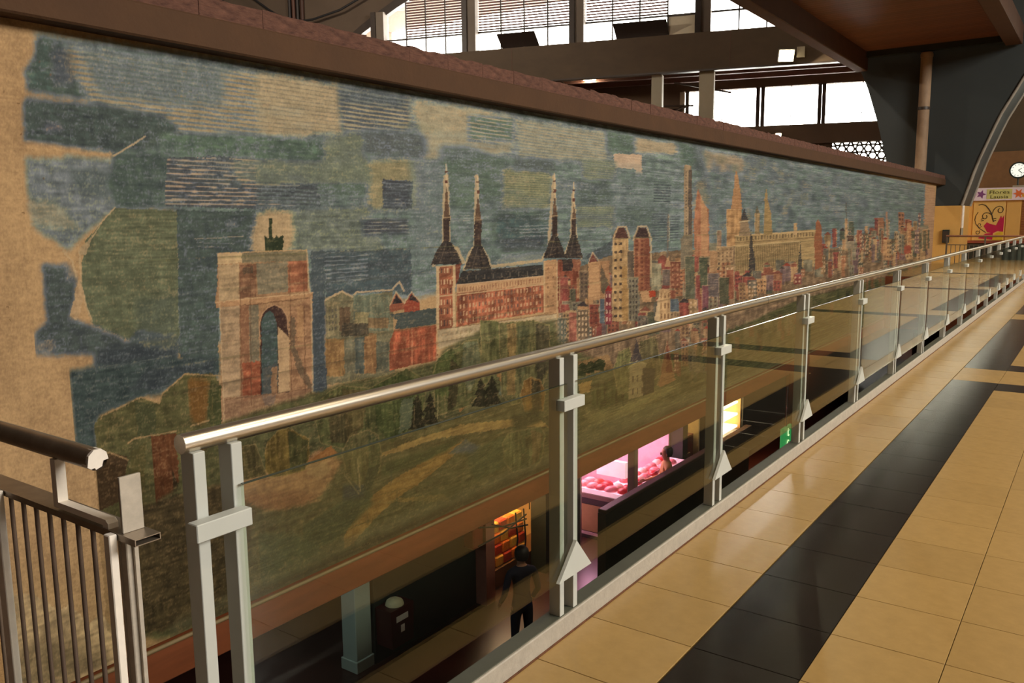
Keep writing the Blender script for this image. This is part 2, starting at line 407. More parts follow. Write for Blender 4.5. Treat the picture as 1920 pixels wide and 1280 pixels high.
# boarded ceiling bay between two beams, in front of the flared column
CEIL_Z = 7.55
bay = struct('trim_50', MB().box((-7.8, 10, CEIL_Z + .03), (-3.1, 33.2, CEIL_Z + .25)), M_DARKWOOD, label='boarded ceiling bay')
bmsh = MB().box((-7.64, 0, CEIL_Z), (-3.2, .232, CEIL_Z + .03), bev=.004).mesh('board', M_WOOD)
for k in range(97):
    o = link('board', bmsh, bay); o.location = (0, 10 + k * .24, 0)
for x0, x1 in ((-8.02, -7.63), (-3.3, -2.8)):
    MB().box((x0, 8, 6.9 if x0 < -5 else 7.25), (x1, 33.2, CEIL_Z + .3), bev=.02).build('edge_beam', M_DARKWOOD, bay)
MB().box((-7.7, 32.9, 7.35), (-3.3, 33.2, CEIL_Z + .1)).build('end_beam', M_DARK, bay)

# flared column with arched flanks
def flank(z, side):
    pl = [(-1, .95), (2.0, 1.0), (3.5, 1.42), (5.0, 1.98), (6.4, 2.7), (7.5, 3.6), (9.5, 5.6), (12, 9.5), (13.2, 13)] if side > 0 else [(-1, 1.05), (2.0, 1.1), (3.5, 1.52), (5.0, 1.9), (6.4, 2.35), (7.5, 2.85), (9.5, 4.4), (12, 8.0), (13.2, 11)]
    for (za, xa), (zb, xb) in zip(pl[:-1], pl[1:]):
        if za <= z <= zb: return xa + (xb - xa) * (z - za) / (zb - za)
    return pl[-1][1]
CX = -5.3
zs = list(np.linspace(2.0, 13.2, 30))
colm = MB()
left = [(CX - flank(z, -1), z) for z in zs]; right = [(CX + flank(z, 1), z) for z in zs]
for i in range(len(zs) - 1):
    (xa, za), (xb, zb) = left[i], left[i + 1]; xc, xd = right[i][0], right[i + 1][0]
    v = [(xa, 33.3, za), (xc, 33.3, za), (xd, 33.3, zb), (xb, 33.3, zb), (xa, 35.4, za), (xc, 35.4, za), (xd, 35.4, zb), (xb, 35.4, zb)]
    colm._add(v, [(0, 1, 2, 3), (7, 6, 5, 4), (0, 3, 7, 4), (1, 5, 6, 2)])
colm.box((-18, 33.3, 13.2), (8, 35.4, 15))
col_o = struct('trim_60', colm, M_RIB, label='dark blue-grey flared concrete column with arched flanks')
M_EDGE = mat('pale_edge', (150, 142, 130), rough=.7)  # pale grey line along the column's right-hand edges
for y in (33.29, 35.39):
    MB().tube([(x + .01, y, z) for x, z in right], .05, 6).build('pale_edge', M_EDGE, col_o)
MB().box((CX - 1.1, 33.25, 0), (CX + 1.0, 35.4, 2.0)).build('painted_foot', M_YELLOW, col_o)
# ------------------------------------------------------------------ the painted mural: flat paint, laid shape by shape on a fine grid of the wall's plane
WALL_X, MUR_Z0, MUR_Z1 = -5.0, -1.18, 2.725
GX = np.arange(-70, 1753, 1.65)
def wall_Y(px, py=410.0):
    d = CF + CR * (px - 960) / CAM_F - CU * (py - 640) / CAM_F
    return d[1] * (WALL_X / d[0])
GY = np.array([wall_Y(x) for x in GX]); NX = len(GX)
NZ = 600
GZ = np.linspace(MUR_Z0, MUR_Z1, NZ)
YY, ZZ = np.meshgrid(GY, GZ)
_p = proj(np.stack([np.full_like(YY, WALL_X), YY, ZZ], -1)); PX, PY = _p[..., 0], _p[..., 1]
rng = np.random.RandomState(11)
def vnoise(ny, nx):
    g = rng.rand(ny + 2, nx + 2)
    j = np.linspace(0, ny, NZ); i = np.linspace(0, nx, NX)
    j0 = j.astype(int); i0 = i.astype(int); fj = (j - j0)[:, None]; fi = (i - i0)[None, :]
    fj = fj * fj * (3 - 2 * fj); fi = fi * fi * (3 - 2 * fi)
    a = g[j0][:, i0]; b = g[j0][:, i0 + 1]; c = g[j0 + 1][:, i0]; d = g[j0 + 1][:, i0 + 1]
    return (a * (1 - fi) + b * fi) * (1 - fj) + (c * (1 - fi) + d * fi) * fj
WXN = (vnoise(60, 140) - .5) * .8 + (vnoise(230, 640) - .5) * 1.7
WYN = (vnoise(60, 140) - .5) * .8 + (vnoise(230, 640) - .5) * 1.7
N_STROKE = vnoise(240, 60); N_STROKE2 = vnoise(330, 150); N_FINE = vnoise(400, 900); N_MED = vnoise(80, 200); N_BIG = vnoise(14, 40); N_VERT = vnoise(30, 600)
PLASTER = np.array([164, 125, 84.])
IMG = np.empty((NZ, NX, 3)); IMG[:] = PLASTER
IMG *= (1 + (N_BIG - .5)[..., None] * .10 + (N_MED - .5)[..., None] * .08)

def _region(x0, y0, x1, y1, pad=8):
    i0 = max(0, int((x0 - pad - GX[0]) / 1.65) - 6); i1 = min(NX, int((x1 + pad - GX[0]) / 1.65) + 14)
    if i1 <= i0: return None
    r = np.where(((PY[:, i0:i1:6] > y0 - pad) & (PY[:, i0:i1:6] < y1 + pad)).any(1))[0]
    if len(r) == 0: return None
    return slice(r[0], r[-1] + 1), slice(i0, i1)
def _inside(x, y, pts):
    ins = np.zeros(x.shape, bool); n = len(pts)
    for k in range(n):
        xa, ya = pts[k]; xb, yb = pts[(k + 1) % n]
        if ya == yb: continue
        c = ((ya > y) != (yb > y)) & (x < (xb - xa) * (y - ya) / (yb - ya) + xa)
        ins ^= c
    return ins
def S(pts, col, a=1.0, w=1.5, dry=0.0, hatch=None, jit=0.10, vert=False):
    """a painted patch: pts in the plane's picture, colour, opacity, edge wobble, dry brushing, stroke pattern (period m, duty)"""
    xs = [p[0] for p in pts]; ys = [p[1] for p in pts]
    R = _region(min(xs), min(ys), max(xs), max(ys))
    if R is None: return
    x = PX[R] + WXN[R] * w; y = PY[R] + WYN[R] * w
    m = _inside(x, y, pts).astype(float)
    if not m.any(): return
    if w >= 2.5:                      # broad patches have soft, frayed brush edges
        k = 3 if w < 4.5 else 5
        for ax in (0, 1):
            mm_ = np.zeros_like(m)
            for d in range(-k, k + 1): mm_ += np.roll(m, d, ax)
            m = mm_ / (2 * k + 1)
        m = np.clip(m + (N_STROKE2[R] * .5 + N_FINE[R] * .5 - .5) * 3.2 * m * (1 - m), 0, 1)
    if hatch:
        per, duty = hatch; per *= .6
        ph = ZZ[R] / per + (N_STROKE[R] - .5) * .22 + (N_BIG[R] - .5) * .25
        t = np.abs((ph % 1.0) - .5) * 2
        m = m * np.clip((duty + (N_STROKE2[R] - .5) * .5 - t) * 4 + .5, 0, 1)
    if dry > 0:
        n = (N_VERT if vert else N_STROKE2)[R] * .6 + N_FINE[R] * .4
        m = m * np.clip((n - (dry - .35)) * 5, 0, 1)
    c = np.array(col, float) * (1 + ((N_VERT if vert else N_STROKE)[R] - .5)[..., None] * jit + (N_MED[R] - .5)[..., None] * jit)
    m = (m * a)[..., None]
    IMG[R] = IMG[R] * (1 - m) + c * m
def Bx(x0, y0, x1, y1, col, **k):
    S([(x0, y0), (x1, y0), (x1, y1), (x0, y1)], col, **k)
def L(pts, col, wd=2.0, a=0.9, w=1.0, br=0.0):
    xs = [p[0] for p in pts]; ys = [p[1] for p in pts]
    R = _region(min(xs), min(ys), max(xs), max(ys))
    if R is None: return
    x = PX[R] + WXN[R] * w; y = PY[R] + WYN[R] * w
    d = np.full(x.shape, 1e9)
    for (xa, ya), (xb, yb) in zip(pts[:-1], pts[1:]):
        l2 = (xb - xa) ** 2 + (yb - ya) ** 2 + 1e-9
        t = np.clip(((x - xa) * (xb - xa) + (y - ya) * (yb - ya)) / l2, 0, 1)
        d = np.minimum(d, np.hypot(x - xa - t * (xb - xa), y - ya - t * (yb - ya)))
    m = np.clip(wd / 2 + .5 - d, 0, 1) * a
    if br > 0: m = m * np.clip((N_MED[R] * .6 + N_FINE[R] * .4 - br) * 4 + .5, 0, 1)
    m = m[..., None]
    IMG[R] = IMG[R] * (1 - m) + np.array(col, float) * m
def q4(q, u, v):
    (ax, ay), (bx, by), (cx, cy_), (dx, dy) = q
    tx, ty = ax + (bx - ax) * u, ay + (by - ay) * u; lx, ly = dx + (cx - dx) * u, dy + (cy_ - dy) * u
    return tx + (lx - tx) * v, ty + (ly - ty) * v
def W(q, nx, ny, col, fx=.45, fy=.5, a=.8, alt=None, skip=0.0, r=random.Random(3)):
    """rows of painted windows in the quad q (top-left, top-right, bottom-right, bottom-left)"""
    for j in range(ny):
        for i in range(nx):
            if r.random() < skip: continue
            u0 = (i + .5 - fx / 2) / nx; u1 = (i + .5 + fx / 2) / nx; v0 = (j + .5 - fy / 2) / ny; v1 = (j + .5 + fy / 2) / ny
            S([q4(q, u0, v0), q4(q, u1, v0), q4(q, u1, v1), q4(q, u0, v1)], alt if (alt and r.random() < .45) else col, a=a, w=.4, jit=.05)

# --- colours as they read in the photograph
NAVY = (62, 78, 98); BLUE = (64, 88, 104); TEAL = (72, 98, 104); LTEAL = (92, 114, 112); OLIVE = (104, 104, 76); BEIGE = (150, 130, 98)
SLATE = (62, 53, 46); BRICK = (158, 78, 54); TAN = (158, 118, 78); CREAM = (180, 144, 102); OUT = (172, 140, 100); DGREEN = (58, 62, 40); GREEN = (82, 82, 52)

# --- sky ground
S([(60, 60), (480, 118), (960, 196), (1440, 287), (1742, 348), (1738, 470), (1560, 520), (1250, 520), (1000, 520), (760, 560), (580, 560), (410, 640), (330, 660), (335, 395), (200, 390), (215, 300), (150, 290), (170, 190), (110, 150)], LTEAL, w=5, jit=.25)
S([(770, 165), (1440, 285), (1440, 450), (770, 450)], (96, 118, 118), a=.8, w=5, jit=.25)
# top-left
S([(66, 70), (62, 108), (45, 130), (50, 172), (110, 182), (172, 187), (160, 150), (135, 120), (112, 78)], (64, 92, 108), w=4, dry=.25, jit=.2)
S([(120, 88), (330, 118), (480, 135), (640, 160), (640, 250), (480, 262), (320, 252), (170, 192), (130, 130)], (150, 128, 94), w=6, dry=.1)
S([(120, 85), (480, 130), (490, 252), (320, 252), (170, 192), (130, 130)], (92, 114, 116), a=.8, w=5, hatch=(.05, .45))
S([(150, 100), (420, 130), (420, 200), (190, 180)], (78, 102, 112), a=.55, w=6, dry=.45)
S([(95, 88), (140, 92), (138, 160), (100, 160)], (96, 76, 60), a=.5, w=5, dry=.3)
S([(43, 185), (180, 195), (300, 215), (335, 238), (300, 275), (205, 284), (110, 274), (45, 265)], (60, 84, 100), w=3, dry=.12, jit=.2)
S([(80, 232), (118, 236), (116, 247), (84, 246)], (140, 110, 90), a=.7, w=3, dry=.3)
S([(45, 266), (118, 276), (210, 285), (212, 298), (120, 298), (46, 294)], PLASTER, w=3)
S([(46, 295), (115, 298), (120, 290), (205, 300), (222, 388), (150, 445), (128, 470), (60, 425), (50, 350)], (106, 118, 106), w=3, dry=.1, jit=.2)
S([(125, 315), (200, 320), (205, 375), (150, 360)], (80, 96, 90), w=3, a=.8, dry=.2)
S([(48, 372), (110, 380), (150, 430), (60, 425)], (150, 125, 92), a=.55, w=4, dry=.35)
S([(215, 290), (300, 284), (316, 300), (306, 385), (222, 392), (200, 345)], (66, 90, 98), w=3, jit=.2)
S([(300, 250), (480, 252), (606, 268), (606, 300), (480, 296), (300, 290)], (78, 108, 114), w=3, jit=.2)
S([(312, 296), (420, 292), (480, 300), (600, 310), (600, 388), (480, 392), (308, 386)], (66, 82, 100), w=2, jit=.15)
S([(430, 296), (620, 305), (620, 345), (440, 345)], (108, 112, 88), a=.85, w=4, dry=.15)
S([(312, 296), (480, 298), (560, 310), (560, 388), (480, 386), (308, 386)], (172, 140, 105), a=.85, w=2, hatch=(.047, .28))
S([(480, 300), (690, 300), (690, 345), (480, 345)], (104, 110, 86), a=.9, w=4, dry=.1)
S([(595, 345), (692, 345), (692, 365), (595, 366)], (74, 104, 116), w=2)
S([(480, 350), (600, 350), (640, 372), (600, 392), (480, 392)], (84, 102, 110), a=.9, w=3, hatch=(.05, .6))
S([(480, 392), (690, 388), (720, 470), (480, 475)], (104, 114, 92), w=4, jit=.2)
# blue beside the olive block
S([(331, 392), (405, 396), (480, 396), (480, 470), (408, 480), (410, 700), (336, 668)], (62, 86, 100), w=2, jit=.2)
L([(365, 448), (455, 443)], (150, 128, 98), 2, .8); L([(368, 455), (440, 457)], (140, 120, 95), 1.6, .6); L([(370, 462), (420, 463)], (140, 120, 95), 1.6, .6)
S([(425, 415), (445, 414), (445, 422), (425, 424)], (140, 122, 98), a=.7, w=3, dry=.3)
# olive block
S([(215, 390), (331, 394), (335, 662), (245, 640), (170, 606), (158, 560), (150, 520), (160, 450)], (98, 97, 70), w=2, jit=.18)
S([(220, 392), (330, 396), (330, 500), (185, 500)], (112, 108, 78), a=.7, w=2, hatch=(.04, .4))
S([(250, 560), (330, 550), (333, 640), (260, 625)], (86, 92, 72), a=.7, w=5, dry=.2)
# left blue rags
S([(78, 497), (128, 495), (145, 520), (132, 585), (128, 598), (180, 612), (240, 640), (260, 620), (330, 632), (333, 686), (178, 688), (175, 664), (62, 666), (66, 622), (86, 604)], (60, 82, 98), w=4, dry=.05, jit=.2)
S([(120, 495), (140, 500), (142, 525), (126, 528)], PLASTER, a=.5, w=4, dry=.4)
S([(64, 640), (100, 636), (104, 660), (64, 664)], PLASTER, a=.5, w=4, dry=.45)
S([(180, 655), (330, 640), (333, 672), (180, 690)], (52, 66, 74), a=.8, w=3)
S([(250, 635), (332, 628), (332, 655), (270, 650)], (92, 92, 70), a=.8, w=3)
# pale bird-like lines
L([(272, 256), (225, 285), (212, 292)], OUT, 3.5, .9); L([(215, 389), (186, 420)], OUT, 2.5, .9)
S([(186, 424), (166, 450), (148, 466), (146, 480), (160, 478), (168, 455)], (160, 132, 95), w=1, a=.9)
L([(147, 470), (152, 520), (140, 598)], OUT, 4, .9, w=2); S([(148, 520), (156, 545), (150, 590), (140, 598), (130, 590)], (164, 130, 92), w=2, a=.9)
L([(150, 530), (162, 575), (172, 602)], OUT, 3, .9); L([(118, 470), (135, 490), (143, 518)], OUT, 3.5, .9)
# dark teal mass and left trees
S([(124, 695), (180, 686), (333, 670), (412, 664), (412, 708), (345, 704), (302, 738), (266, 744), (182, 782), (178, 860), (142, 862), (132, 800)], (56, 74, 72), w=4, jit=.25)
S([(280, 690), (400, 670), (405, 695), (330, 705), (300, 730), (230, 735)], (50, 66, 78), a=.8, w=4, jit=.2)
L([(180, 688), (250, 680), (330, 664), (405, 655)], (110, 110, 84), 2, .5, br=.3)
S([(176, 795), (188, 780), (264, 744), (296, 756), (304, 738), (346, 700), (400, 700), (418, 730), (420, 870), (340, 1000), (170, 1000), (160, 868), (182, 855)], (88, 80, 48), w=2, jit=.25)
S([(246, 752), (290, 758), (292, 822), (246, 818)], (72, 70, 44), a=.85, w=2)
S([(352, 708), (392, 712), (392, 760), (382, 795), (360, 790), (350, 750)], (112, 74, 36), a=.9, w=3, dry=.1, vert=True)
S([(395, 715), (416, 725), (418, 800), (385, 790)], (66, 66, 38), a=.85, w=2)
S([(272, 818), (330, 812), (334, 900), (310, 1000), (272, 980)], (98, 54, 32), a=.9, w=2, jit=.25, vert=True)
S([(160, 868), (210, 848), (240, 856), (226, 940), (180, 960)], (70, 50, 32), a=.9, w=2)
S([(230, 855), (272, 830), (270, 960), (235, 950)], (84, 74, 42), a=.9, w=2)
S([(308, 915), (322, 880), (340, 920), (340, 1010)], (56, 44, 28), a=.9, w=2)
S([(270, 960), (330, 915), (480, 900), (480, 1090), (280, 1060)], (76, 66, 40), a=.95, w=3, jit=.25)
S([(335, 840), (420, 830), (460, 900), (450, 980), (345, 960)], (92, 66, 36), a=.9, w=2, jit=.3, vert=True)
for p in ([(176, 868), (180, 800), (190, 780), (264, 744), (298, 756), (304, 738), (346, 701), (410, 704)], [(225, 842), (250, 822), (330, 808)], [(350, 800), (392, 788)], [(160, 860), (205, 848), (240, 862)], [(292, 822), (291, 758)]):
    L(p, (158, 122, 80), 3, .8, br=.15)
for k in range(26):
    x = 180 + 160 * rng.rand(); y = 880 + 90 * rng.rand(); L([(x, y), (x + (rng.rand() - .5) * 40, y - 50 - 40 * rng.rand())], (120, 92, 52), 1.3, .45)
for k in range(14):
    x = 350 + 60 * rng.rand(); L([(x, 790 + 20 * rng.rand()), (x + (rng.rand() - .4) * 16, 725 + 20 * rng.rand())], (128, 100, 58), 1.2, .4)
# --- upper sky between
S([(480, 135), (635, 160), (640, 245), (480, 250)], (160, 138, 104), a=.6, w=5); S([(480, 135), (635, 160), (640, 245), (480, 250)], (116, 106, 88), a=.6, w=4, hatch=(.05, .28))
S([(635, 160), (770, 182), (768, 250), (640, 245)], (146, 130, 100), w=4)
S([(632, 160), (770, 182), (766, 248), (640, 244)], (76, 86, 92), a=.9, w=3, hatch=(.055, .55))
S([(635, 165), (765, 182), (764, 200), (640, 190)], (70, 88, 98), a=.6, w=5, dry=.3)
S([(770, 185), (880, 200), (965, 215), (960, 290), (790, 300)], (154, 136, 104), a=.95, w=6, dry=.25)
S([(670, 245), (780, 246), (800, 262), (795, 296), (680, 290)], (82, 98, 114), w=5, dry=.22)
S([(480, 258), (606, 268), (604, 300), (478, 296)], (74, 104, 114), w=2, jit=.2)
S([(606, 256), (680, 250), (690, 345), (606, 340)], (108, 114, 90), w=4)
S([(690, 298), (792, 300), (792, 392), (690, 392)], (134, 120, 86), w=5, dry=.1)
S([(717, 337), (773, 340), (772, 392), (717, 391)], (62, 78, 98), w=2); S([(717, 337), (773, 340), (772, 392), (717, 391)], (120, 118, 104), a=.6, w=1, hatch=(.045, .2))
S([(678, 410), (766, 410), (766, 440), (680, 440)], (64, 80, 100), w=3, dry=.1); S([(678, 408), (766, 410), (766, 442), (680, 440)], (140, 128, 100), a=.7, w=1, hatch=(.05, .25))
S([(770, 300), (830, 300), (830, 480), (775, 500)], (100, 118, 110), a=.8, w=5)
S([(878, 217), (962, 220), (966, 262), (930, 276), (878, 268)], (84, 112, 124), w=3, hatch=(.06, .75))
S([(880, 262), (960, 266), (958, 285), (880, 282)], (150, 130, 100), a=.6, w=4, dry=.3)
S([(822, 272), (880, 275), (950, 300), (945, 400), (840, 390), (828, 320)], (74, 102, 118), a=.85, w=5, dry=.12)
S([(842, 330), (890, 330), (890, 372), (842, 372)], (92, 116, 122), a=.8, w=4)
S([(942, 315), (1010, 314), (1035, 330), (1030, 392), (942, 394)], (128, 122, 88), w=3); S([(942, 316), (1030, 318), (1030, 390), (942, 392)], (96, 98, 78), a=.8, w=2, hatch=(.04, .3))
S([(930, 392), (1035, 392), (1035, 470), (940, 470), (926, 440)], (64, 92, 114), w=5, dry=.08, jit=.25)
S([(935, 448), (1020, 444), (1010, 470), (940, 472)], (58, 78, 104), a=.9, w=4)
for yy in (424, 430, 436, 443): L([(975, yy), (1035, yy - 2)], (150, 136, 110), 1.8, .7, br=.2)
for yy in (405, 411, 414): L([(845, yy), (880, yy - 1)], (150, 136, 112), 1.6, .7, br=.2)
S([(945, 480), (1020, 470), (1018, 492), (920, 498)], (120, 124, 104), a=.8, w=4, dry=.2)
# big navy block over the grey houses
S([(607, 470), (770, 468), (772, 558), (740, 545), (610, 556)], (62, 86, 110), w=2, jit=.2); S([(607, 474), (690, 472), (690, 525), (607, 528)], (128, 124, 108), a=.75, w=1, hatch=(.055, .3))
S([(582, 470), (608, 470), (608, 735), (585, 735)], (74, 86, 86), w=2); S([(585, 560), (610, 560), (610, 735), (588, 735)], (60, 74, 84), a=.9, w=3)
# sky right
S([(965, 220), (1140, 250), (1140, 305), (968, 298)], (148, 132, 102), a=.9, w=5, dry=.12); S([(965, 225), (1140, 255), (1140, 305), (968, 298)], (104, 114, 108), a=.6, w=3, hatch=(.05, .4))
S([(960, 296), (1040, 300), (1045, 322), (960, 320)], (76, 96, 114), a=.85, w=4, dry=.2)
S([(1135, 248), (1192, 258), (1190, 286), (1138, 284)], (78, 106, 118), w=3); S([(1190, 256), (1272, 270), (1268, 290), (1188, 286)], (150, 130, 100), w=4, dry=.1)
S([(1275, 268), (1312, 276), (1318, 312), (1278, 310)], (72, 100, 114), w=3); S([(1312, 280), (1402, 298), (1398, 325), (1318, 318)], (142, 122, 96), w=5, dry=.1)
S([(1150, 288), (1203, 290), (1203, 328), (1192, 328), (1190, 316), (1152, 314)], (172, 142, 112), w=2)
S([(1088, 298), (1155, 302), (1155, 342), (1092, 336)], (122, 120, 92), w=3); S([(1088, 298), (1155, 302), (1155, 342), (1092, 336)], (96, 104, 94), a=.7, w=2, hatch=(.045, .35))
S([(1080, 336), (1146, 340), (1146, 384), (1082, 382)], (70, 96, 114), w=4, jit=.2); S([(1078, 384), (1155, 384), (1150, 425), (1080, 428)], (116, 118, 90), w=3); S([(1078, 384), (1155, 384), (1150, 425), (1080, 428)], (92, 100, 88), a=.7, w=2, hatch=(.04, .4))
S([(1150, 335), (1280, 310), (1280, 430), (1160, 430)], (94, 114, 114), a=.9, w=5, jit=.25); S([(1160, 390), (1230, 385), (1230, 430), (1160, 430)], (76, 98, 110), a=.8, w=5)
S([(1225, 342), (1258, 345), (1256, 380), (1226, 378)], (64, 76, 80), a=.9, w=2, hatch=(.06, .5)); S([(1222, 400), (1275, 404), (1272, 450), (1222, 452)], (70, 84, 90), a=.85, w=2, hatch=(.06, .5))
S([(1100, 478), (1145, 452), (1150, 440), (1150, 500), (1106, 500)], (66, 84, 102), w=2)
for k in range(420):   # mottled sky towards the far end
    x = 1300 + 440 * rng.rand(); yt = 262 + (x - 1300) * .205; y = yt + (455 - yt) * rng.rand() ** 1.1
    s = 1 - (x - 1300) / 700
    w_ = (5 + 13 * rng.rand()) * s; h_ = (10 + 26 * rng.rand()) * s
    c = [(70, 92, 104), (64, 80, 96), (104, 108, 90), (128, 112, 88), (88, 106, 106), (112, 104, 80)][rng.randint(6)]
    Bx(x, y, x + w_, y + h_, c, a=.6, w=2.6, dry=.2, vert=True)
S([(1735, 345), (1752, 350), (1752, 520), (1728, 520)], (164, 122, 88), w=2)

for k in range(170):   # scumbled brush strokes through the sky
    x = 200 + 1150 * rng.rand(); yt = 110 + x * .165; yb = 470 if x > 600 else 400
    y = yt + (yb - yt) * rng.rand(); wd = 25 + 90 * rng.rand(); h_ = 3 + 9 * rng.rand()
    c = [(150, 132, 102), (92, 114, 112), (112, 114, 88), (74, 98, 106), (128, 122, 98)][rng.randint(5)]
    S([(x, y), (x + wd, y + 3), (x + wd, y + h_ + 3), (x, y + h_)], c, a=.26, w=4.6, dry=.3)
# --- triumphal arch
S([(478, 404), (508, 394), (545, 398), (552, 430), (545, 470), (470, 474), (468, 440)], (164, 134, 96), w=4, dry=.05)
S([(495, 441), (500, 445), (503, 445), (504, 410), (509, 410), (510, 442), (514, 448), (518, 440), (522, 446), (530, 440), (532, 455), (529, 470), (497, 471)], (52, 58, 38), w=.8)
S([(407, 475), (575, 468), (580, 548), (585, 552), (584, 738), (580, 745), (415, 800), (412, 572), (402, 568), (407, 540)], (150, 108, 74), w=1, jit=.15)
S([(407, 475), (452, 473), (452, 492), (408, 495)], (176, 142, 100), w=1); S([(452, 473), (575, 468), (575, 488), (452, 493)], (120, 104, 76), w=1)
S([(409, 496), (447, 494), (448, 560), (410, 565)], (156, 126, 90), w=1, jit=.2); S([(411, 572), (448, 570), (450, 785), (418, 795)], (148, 118, 86), w=1, jit=.2)
S([(449, 497), (480, 495), (480, 555), (449, 560)], (130, 88, 62), w=1, jit=.3); S([(480, 494), (538, 490), (540, 546), (482, 552)], (122, 106, 80), w=1, jit=.15)
S([(540, 490), (576, 488), (577, 545), (540, 548)], (158, 88, 60), w=1, jit=.3); S([(455, 500), (475, 500), (475, 512), (455, 514)], (80, 66, 50), a=.7, w=2)
S([(403, 566), (450, 560), (585, 548), (586, 556), (452, 572), (404, 577)], (168, 118, 80), w=1); L([(404, 567), (450, 561), (586, 549)], (186, 146, 102), 1.8, .9); L([(452, 573), (584, 558)], (104, 70, 48), 1.6, .8)
S([(450, 573), (466, 572), (468, 760), (452, 765)], (140, 92, 64), w=1); S([(466, 572), (484, 571), (486, 680), (468, 682)], (116, 100, 76), w=1)
S([(455, 680), (489, 676), (491, 745), (455, 752)], (156, 76, 50), w=2, jit=.3)
S([(487, 640), (486, 608), (491, 588), (502, 576), (514, 571), (527, 577), (537, 592), (541, 615), (542, 735), (488, 742)], (66, 46, 38), w=.6)
S([(490, 640), (489, 604), (496, 588), (506, 582), (514, 592), (519, 610), (521, 720), (512, 760), (496, 760), (490, 740)], (56, 82, 96), w=.8, jit=.2)
S([(492, 690), (520, 680), (520, 735), (494, 745)], (90, 80, 66), a=.8, w=2); S([(508, 690), (519, 686), (520, 738), (508, 742)], (150, 104, 68), a=.8, w=2)
S([(520, 612), (541, 632), (543, 733), (522, 738)], (166, 130, 92), w=.8); L([(487, 640), (486, 608), (491, 588), (502, 576), (514, 571), (527, 577), (537, 592), (541, 625)], (176, 128, 90), 2.2, .9)
S([(543, 580), (583, 556), (584, 735), (545, 742)], (150, 104, 72), a=.9, w=1, jit=.2); S([(543, 590), (554, 600), (552, 650), (584, 720), (584, 738), (560, 700), (543, 650)], (96, 78, 58), a=.8, w=2)
S([(556, 575), (568, 572), (568, 640), (556, 640)], (168, 118, 78), a=.8, w=1)
S([(415, 745), (545, 735), (584, 728), (584, 745), (415, 800)], (136, 98, 70), a=.8, w=1)
for x in (449, 468, 543, 569): L([(x, 500), (x + 3, 760)], (96, 66, 46), 1.3, .7)
L([(412, 640), (485, 635)], (110, 80, 56), 1.3, .5); L([(543, 633), (584, 630)], (110, 80, 56), 1.3, .6); L([(417, 750), (584, 728)], (96, 70, 50), 1.5, .7)
L([(575, 470), (580, 548)], CREAM, 3, .7); L([(583, 556), (586, 735)], CREAM, 3, .7); L([(407, 475), (575, 468)], (190, 140, 92), 2, .8); L([(411, 570), (420, 795)], (180, 146, 105), 2.5, .6)

# --- grey houses left of the palace
S([(610, 562), (640, 545), (660, 558), (735, 545), (740, 700), (612, 722)], (112, 100, 72), w=1.5, jit=.2)
L([(610, 562), (622, 556), (640, 546), (660, 556), (668, 548), (735, 543), (748, 528), (757, 545)], OUT, 3.5, .9)
for (x0, y0, x1, y1, c) in ((612, 565, 636, 630, (124, 108, 76)), (636, 575, 656, 620, (92, 70, 50)), (662, 553, 692, 600, (100, 100, 78)), (692, 552, 730, 620, (106, 104, 80)), (610, 635, 645, 705, (146, 104, 62)), (645, 630, 665, 700, (108, 98, 74)), (665, 615, 682, 700, (84, 84, 72)), (682, 625, 705, 700, (140, 96, 60)), (705, 640, 728, 695, (88, 84, 66)), (640, 605, 690, 630, (70, 60, 46)), (665, 585, 690, 606, (134, 116, 78)), (690, 595, 728, 615, (118, 90, 60)), (598, 690, 612, 730, (60, 70, 76))):
    Bx(x0, y0, x1, y1, c, a=.9, w=1.2, jit=.25, vert=True)
W([(614, 578), (632, 574), (632, 620), (614, 624)], 3, 4, (86, 78, 64)); W([(614, 645), (640, 642), (640, 690), (614, 694)], 3, 5, (120, 84, 52), a=.5); W([(684, 632), (704, 630), (704, 690), (684, 692)], 3, 5, (120, 82, 52), a=.5)
S([(728, 590), (818, 577), (818, 608), (738, 618), (745, 600)], (74, 76, 66), w=1); S([(738, 618), (818, 608), (820, 676), (772, 684), (730, 695), (730, 640)], (160, 76, 50), w=1, jit=.35, vert=True)
L([(738, 619), (818, 608)], (186, 130, 90), 1.5, .7); L([(772, 615), (772, 684)], (186, 120, 84), 1.5, .6); W([(742, 625), (815, 615), (815, 660), (742, 672)], 12, 4, (140, 60, 42), a=.45); S([(730, 665), (770, 660), (770, 684), (730, 692)], (112, 58, 40), a=.5, w=2)
S([(730, 572), (742, 548), (757, 568), (757, 580), (730, 586)], (156, 80, 56), w=1); S([(735, 570), (743, 552), (755, 568)], (54, 46, 42), w=.8)
S([(757, 570), (772, 548), (786, 566), (786, 582), (757, 586)], (158, 66, 46), w=1); S([(766, 562), (772, 550), (784, 566)], (56, 46, 42), w=.8); L([(757, 568), (771, 546), (788, 568)], OUT, 2, .9); L([(731, 572), (742, 547), (757, 568)], OUT, 2, .9)
L([(730, 700), (775, 688), (820, 676)], (176, 132, 92), 2, .8)

